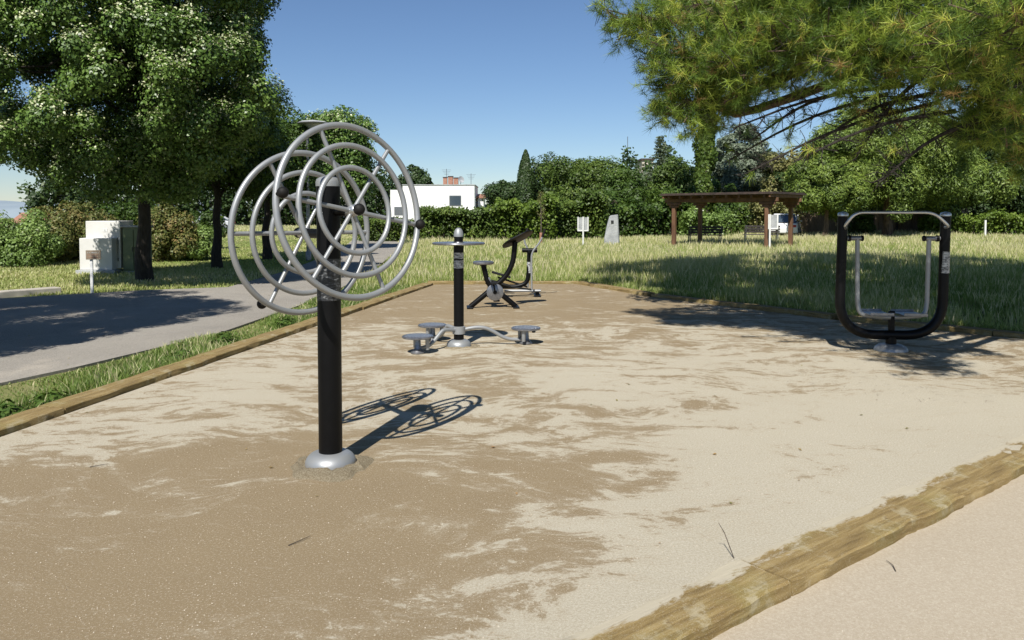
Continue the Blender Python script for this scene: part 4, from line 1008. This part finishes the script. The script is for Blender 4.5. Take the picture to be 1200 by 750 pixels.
# ================================================================== left side furniture
def cabinet():
    p = G(97,318); x0 = p.x; y = p.y; b = -.06
    conc = simple('whitewashed_concrete', (.58,.57,.54), (.66,.65,.62), 2, .85, bump=.3)
    e = empty('utility_cabinet', (x0, y, b), R(3), 'stepped white concrete utility cabinet beside the large linden trunk', 'cabinet')
    W1 = .88
    MB().box((W1/2+.02,.55,.68+.06), (W1,.8,1.24)).build('upper_body', conc, e, bevel=.015)
    MB().box((W1/2-.07,.06,.46+.05), (W1-.06,.26,.82)).build('lower_front', conc, e, bevel=.015)
    MB().box((W1/2-.05,.10,.03), (W1+.1,.55,.14)).build('plinth', M['stone'], e, bevel=.01)
    MB().box((.42,-.073,.83), (.09,.01,.07)).build('maker_plate', M['white_paint'], e)
    MB().box((.52,.148,1.12), (.1,.012,.08)).build('vent', M['white_paint'], e)
    MB().box((W1-.05,.3,.62), (.05,.3,.62)).build('side_shade_strip', M['dark'], e)  # dark strip standing in for the shade on the cabinet's right side
    gm = simple('green_grey_metal', (.10,.13,.06), (.17,.20,.10), 3, .5)
    g = empty('metal_cabinet', (x0+1.22, y+.25, b), R(3), 'olive green double door metal cabinet between the white cabinet and the linden trunk', 'cabinet')
    MB().box((0,.2,.62), (.58,.42,1.14)).build('body', gm, g, bevel=.01)
    for q in (-1, 1):
        d = MB().box((q*.14,-.022,.62), (.262,.02,1.04)).build('door', gm, g, bevel=.006); MB().box((q*.03,-.04,.62), (.012,.02,.12)).build('handle', M['dark'], d)
    MB().box((0,.2,1.215), (.66,.5,.045)).build('top', M['stone'], g, bevel=.01); MB().box((0,.2,.0), (.62,.46,.1)).build('plinth', M['stone'], g)
cabinet()
def sign():
    p = G(108,341); e = empty('lawn_sign', (p.x, p.y, -.05), R(8), 'small brown board on a white wooden stake at the roadside lawn', 'sign')
    MB().box((0,0,.37), (.05,.04,.84)).build('post', M['white_paint'], e, bevel=.004)
    bd = MB().box((.05,-.035,.75), (.27,.025,.18)).build('board', simple('brown_board', (.20,.16,.11), (.28,.22,.16), 15, .7), e, bevel=.004)
    rr = random.Random(4)
    for r_ in range(3):
        m = MB(); x = -.055
        while x < .15:
            w = rr.uniform(.008,.022); m.box((x+w/2,-.0485,.795-.045*r_), (w,.002,.014)); x += w+.007
            if rr.random() < .2: x += .015
        m.build('faded_lettering', M['terracotta'] if r_ else M['stone'], bd)
sign()
def lamp():
    y = 25.5; x = Wd(361,250,y).x; zt = Wd(368,142,y).z+.06
    e = empty('street_lamp', (x, y, -.06), 0, 'tall grey street lamp with a flat round head behind the wheels', 'street lamp')
    MB().tube([(0,0,0),(0,0,1.0),(0,0,zt-.35)], [.075,.06,.045], 14).build('pole', M['galv'], e, smooth=True)
    MB().lathe([(.10,0),(.10,.25),(.08,.3)], seg=16).build('pole_base', M['galv'], e, smooth=True)
    h = MB().lathe([(.05,zt-.40),(.10,zt-.30),(.30,zt-.10)], (.2,0,0), seg=28).build('lamp_globe', mat('frosted_globe', (.6,.6,.58), .3), e, smooth=True)
    MB().lathe([(.30,zt-.105),(.50,zt-.085),(.51,zt-.06),(.38,zt-.01),(.1,zt+.03),(0,zt+.035)], (.2,0,0), seg=36).build('lamp_shade', M['stone'], e, smooth=True)
    MB().tube([(0,0,zt-.5),(.08,0,zt-.42),(.2,0,zt-.39)], .03, 10).build('bracket', M['galv'], e, smooth=True)
lamp()

# ================================================================== grass, weeds, pebbles
def inpoly(x, y, poly):
    r = np.zeros(len(x), bool); n = len(poly)
    for i in range(n):
        x1, y1 = poly[i]; x2, y2 = poly[(i+1) % n]
        if y1 == y2: continue
        c = ((y1 > y) != (y2 > y)) & (x < (x2-x1)*(y-y1)/(y2-y1)+x1); r ^= c
    return r
TZ = np.vectorize(terr_z)
def snoise(x, y, s, seed):
    q = np.zeros(len(x)); rr = np.random.default_rng(seed)
    for k in range(7):
        a = rr.uniform(0, 6.28); f = s*rr.uniform(.6, 2.6); q += np.sin((x*np.cos(a)+y*np.sin(a))*f+rr.uniform(0, 6.28))
    return q/7**.5/1.2
def blades(name, x, y, h, w, tint, m, z=None, lean=.35, seed=0, label=None, cat=None):
    rng = np.random.default_rng(seed); n = len(x); z = TZ(x, y) if z is None else z
    a = rng.uniform(0, 2*math.pi, n); d = np.stack([np.cos(a), np.sin(a), 0*a], 1); la = rng.uniform(0, 2*math.pi, n); L = np.stack([np.cos(la), np.sin(la), 0*la], 1)*(lean*h*rng.uniform(.2, 1.3, n))[:,None]
    B = np.stack([x, y, z-.01], 1); W_ = d*(w/2)[:,None]; up = np.stack([0*h, 0*h, h], 1)
    V = np.empty((n, 5, 3)); V[:,0] = B-W_; V[:,1] = B+W_; mid = B+up*.6+L*.35; V[:,2] = mid+W_*.75; V[:,3] = mid-W_*.75; V[:,4] = B+up+L
    F = np.empty((n*3, 3), int); i = np.arange(n)*5
    F[0::3] = np.stack([i, i+1, i+2], 1); F[1::3] = np.stack([i, i+2, i+3], 1); F[2::3] = np.stack([i+3, i+2, i+4], 1)
    o = npmesh(name, V.reshape(-1,3), F, m, None, np.repeat(tint, 3), 3); tag(o, label, cat, kind='stuff'); return o
rng = np.random.default_rng(100)
# meadow: outside court & road
N = 620000
d = 10*(95/10)**(rng.random(N)**.9); u = rng.uniform(-.42, .80, N); x = u*d; y = d
court_o = [(-4.9,-1), (-1.95,16.55), (1.55,16.62), (2.78,14.0), (4.85,10.95), (7.6,8.1), (7.6,-1)]
road_r = [(-3.4,5), (-3.4,15.5), (-3.55,20), (-4.15,27), (-5.0,36), (-6.6,46), (-6.6,60), (-60,60), (-60,5)]
keep = ~inpoly(x, y, court_o) & ~inpoly(x, y, road_r) & ~((x > 7) & (y < 8.6)) & ~((x < -1.9) & (y < 15.8))
x, y = x[keep], y[keep]; n = len(x)
patch = snoise(x, y, .35, 1); patch2 = snoise(x, y, 1.4, 2); 
hgt = (.19+.05*patch+.035*patch2)*rng.uniform(.5, 1.3, n)*np.clip(.6+(y-9)/16, .6, 1.1)
far = np.clip((y-18)/25, 0, 1)
tint = np.clip(.46+.16*patch+.10*patch2+.14*far+rng.normal(size=n)*.13, 0, .86)
seed_ = rng.random(n) < .12+.14*far; tint[seed_] = rng.uniform(.82, 1, seed_.sum()); hgt[seed_] *= 1.35
bare = snoise(x, y, .9, 5) > 1.05; k = ~(bare & (rng.random(n) < .8)); x, y, hgt, tint = x[k], y[k], hgt[k], tint[k]
blades('meadow_grass', x, y, np.maximum(hgt, .05), .0065*(1+y/10), tint, M['grass'], seed=101, label='tall half dry meadow grass behind the court', cat='grass')
# verge between road and court
N = 90000; y = rng.uniform(2, 17, N)**1.0; xl = np.interp(y, [2,6,7.6,9.8,12.6,17], [-5.9,-4.85,-4.3,-3.85,-3.6,-3.55]); xr = -4.47+(y+.5)*(2.71/16.55)-.09
x = xl-.14*np.maximum(snoise(np.zeros(N), y, 5, 31), 0)+(xr-xl)*rng.random(N); n = N; p = snoise(x, y, 2.6, 3); edge = np.clip((x-xl)/.25, 0, 1)*.6+.4
hgt = (.06+.03*p)*rng.uniform(.4, 1.6, n)*edge; tint = np.clip(.45+.14*snoise(x, y, 2, 4)+rng.normal(size=n)*.15, 0, .8)
s_ = rng.random(n) < .05+.04*(snoise(x, y, 1.3, 9) > .6); tint[s_] = rng.uniform(.85, 1, s_.sum()); hgt[s_] *= 1.6
k = (rng.random(n) < np.clip(.75+.5*p, .15, 1)); blades('verge_grass', x[k], y[k], np.maximum(hgt[k], .02), .006*(1+y[k]/9), tint[k], M['verge'], z=np.full(k.sum(), -.055), lean=.6, seed=102, label='green weedy grass strip between the road and the timber edging', cat='grass')
# lawns on the left
N = 150000; d = 12.5*(60/12.5)**rng.random(N); u = rng.uniform(-.8, -.12, N); x = u*d; y = d
lane = [(-6.2,17.2), (-5.95,20.4), (-14,19.3), (-40,19), (-40,16.6), (-14,16.5)]
k = ~inpoly(x, y, road) & (x < -3.9-(y-15)*.03) & ~((y < 13.9+(x+12)*.2) & (x < -9)); x, y = x[k], y[k]; n = len(x); p = snoise(x, y, .5, 6); 
tint = np.clip(.60+.22*p+rng.normal(size=n)*.13, 0, 1); k = rng.random(n) < np.clip(.95-.5*np.maximum(snoise(x, y, .8, 12), 0), .2, 1); x, y, p, tint = x[k], y[k], p[k], tint[k]; n = len(x); blades('lawn_grass', x, y, (.06+.02*p)*rng.uniform(.5, 1.5, n), .010*(1+y/11), tint, M['grass'], seed=103, lean=.5, label='short dry lawn under the linden trees', cat='grass')
# weeds at foot of far edging
N = 9000; s = rng.random(N); segs = [((-1.9,16.55),(1.6,16.6)), ((1.6,16.6),(2.8,14.0)), ((2.8,14.0),(4.85,11.0)), ((4.85,11.0),(7.6,8.2))]
q = rng.integers(0, 4, N); A = np.array([a for a, b in segs])[q]; B = np.array([b for a, b in segs])[q]; Pn = A+(B-A)*s[:,None]+np.abs(rng.normal(size=(N,2)))*np.array([.16,.16])
blades('edge_weeds', Pn[:,0], Pn[:,1], rng.uniform(.04,.16,N), np.full(N,.018), np.clip(rng.normal(.45,.2,N),0,1), M['grass'], z=np.full(N,-.03), lean=.6, seed=104, label='weeds growing along the far timber edging', cat='weeds')
# broad leaved weed clumps in the verge
for i, (px, py) in enumerate(((212,420),(262,398),(60,470),(335,378),(10,485))):
    c = G(px, py); rg = np.random.default_rng(200+i); n = 260; a = rg.uniform(0, 6.28, n); r_ = rg.uniform(.02,.17,n)
    P = np.stack([np.cos(a)*r_, np.sin(a)*r_, rg.uniform(.01,.14,n)*(1.2-r_*4)], 1)
    o = leaves('weed_clump', P, np.stack([np.cos(a)*.5, np.sin(a)*.5, .8+0*a], 1), rg.uniform(.03,.07,n), rg.uniform(.2,.8,n), M['leaf_mid'], None, .5, rg)
    o.location = (c.x, c.y, -.05); tag(o, ['broad leaved weed clump in the verge, middle of the strip','weed clump in the verge below the left wheel','low weed clump in the verge near the left edge','small weed clump in the verge behind the wheel post','weed clump in the verge at the very left edge'][i], 'plant', 'weed clumps in the verge')
# pebbles and grit on court and path
def pebbles(name, x, y, z, r, m, seed, label):
    rg = np.random.default_rng(seed); n = len(x)
    base = np.array([[1,0,0],[-.5,.87,0],[-.5,-.87,0],[0,0,.8],[0,0,-.3]]); F0 = np.array([[0,1,3],[1,2,3],[2,0,3],[1,0,4],[2,1,4],[0,2,4]])
    a = rg.uniform(0, 6.28, n); ca, sa = np.cos(a), np.sin(a); B = base[None]*(1+rg.normal(size=(n,5,3))*.22)
    X = (B[:,:,0]*ca[:,None]-B[:,:,1]*sa[:,None]); Y = (B[:,:,0]*sa[:,None]+B[:,:,1]*ca[:,None])*.8
    V = np.stack([X*r[:,None]+x[:,None], Y*r[:,None]+y[:,None], B[:,:,2]*r[:,None]*.8+z+r[:,None]*.15], 2)
    F = (F0[None]+np.arange(n)[:,None,None]*5).reshape(-1,3)
    o = npmesh(name, V.reshape(-1,3), F, m, None, rg.random(n).repeat(6), 3); tag(o, label, 'gravel', kind='stuff')
mp = mat('grit', rough=.9); tt = NT(mp); at_ = tt.n('ShaderNodeAttribute', attribute_name='tint'); tt.base(tt.ramp(at_.outputs['Fac'], [(0,(.22,.16,.10)), (.5,(.46,.38,.27)), (1,(.68,.61,.5))]))
N = 16000; d = 2.2*(12/2.2)**rng.random(N); u = rng.uniform(-.7,.7,N); x = u*d; y = d; k = inpoly(x, y, [(-4.2,.5),(-2.3,12),(4.3,11),(6.8,7.9),(-2.6,.75)]); k &= (y-.40 > .757*(x+2.73)+.15)
pebbles('court_grit', x[k], y[k], 0.0, rng.uniform(.0015,.0042,k.sum())*(1+.5*(rng.random(k.sum()) < .03)), mp, 1, 'small loose stones scattered over the sandy court')
N = 5000; x = rng.uniform(.3,5,N); y = rng.uniform(1.6,5.5,N); k = (y-.20 < .757*(x+2.73)-.3)
pebbles('path_grit', x[k], y[k], -.058, rng.uniform(.0012,.0035,k.sum()), mp, 2, 'fine loose grit on the beige footpath')
# a few dry twigs
for i, (px, py, L, a, lab) in enumerate(((860,655,.17,1.9,'thin dry stalk standing beside the near timber edging'),(338,640,.12,.9,'short dark twig lying on the damp sand'),(1050,655,.10,1.5,'tiny twig on the beige footpath'),(105,548,.10,.5,'twig on the damp sand near the left edging'),(205,408-5,.16,.2,'dead leaf stalk lying on the asphalt road'))):
    c = G(px, py); up = .14 if i == 0 else .008
    o = MB().tube([(0,0,.004),(math.cos(a)*L*.5+.008,math.sin(a)*L*.5,up*.55+.004),(math.cos(a)*L,math.sin(a)*L*(.3 if i == 0 else 1),up)], [.0022,.002,.001], 5).build('dry_twig', M['bark'], loc=(c.x, c.y, -.058 if i == 2 else (-.03 if i == 4 else 0))); tag(o, lab, 'twig', 'dry twigs')

# fallen pine needles under the pine
N = 2600; rg = np.random.default_rng(77); x = rg.uniform(.8,6.8,N); y = rg.uniform(6.0,15.5,N); k = inpoly(x, y, [(1.2,15.8),(2.3,13.5),(4.3,10.6),(6.6,8.0),(3.2,5.6),(.8,9)]); x, y = x[k], y[k]; n = len(x)
a = rg.uniform(0, 6.28, n); L = rg.uniform(.03,.09,n); dx, dy = np.cos(a)*L, np.sin(a)*L; z = rg.uniform(.002,.006,n); w = .0018
V = np.stack([np.stack([x-dy/L*w, y+dx/L*w, z], 1), np.stack([x+dy/L*w, y-dx/L*w, z], 1), np.stack([x+dx, y+dy, z+.003], 1)], 1)
tag(npmesh('pine_litter', V.reshape(-1,3), np.arange(n*3).reshape(-1,3), M['bark_pine'], None, None, 3), 'brown fallen pine needles strewn over the court below the pine', 'litter', kind='stuff')

# dead leaves blown about
rg = np.random.default_rng(78); N = 190; q = rg.random(N) < .6
x = np.where(q, rg.uniform(-3.3,5,N), rg.uniform(-8,-4,N)); y = np.where(q, rg.uniform(3.2,14,N), rg.uniform(7,15,N)); k = np.where(q, inpoly(x, y, court), inpoly(x, y, road)); x, y, q = x[k.astype(bool)], y[k.astype(bool)], q[k.astype(bool)]
P = np.stack([x, y, np.where(q, .006, -.024)], 1); leaves('leaf_litter', P, np.stack([rg.normal(size=len(x))*.25, rg.normal(size=len(x))*.25, 1+0*x], 1), rg.uniform(.012,.035,len(x)), rg.uniform(.5,1,len(x)), M['leaf_bramble'], None, .6, rg)
tag(bpy.data.objects['leaf_litter'], 'small dead leaves blown over the court and the road', 'litter', kind='stuff')
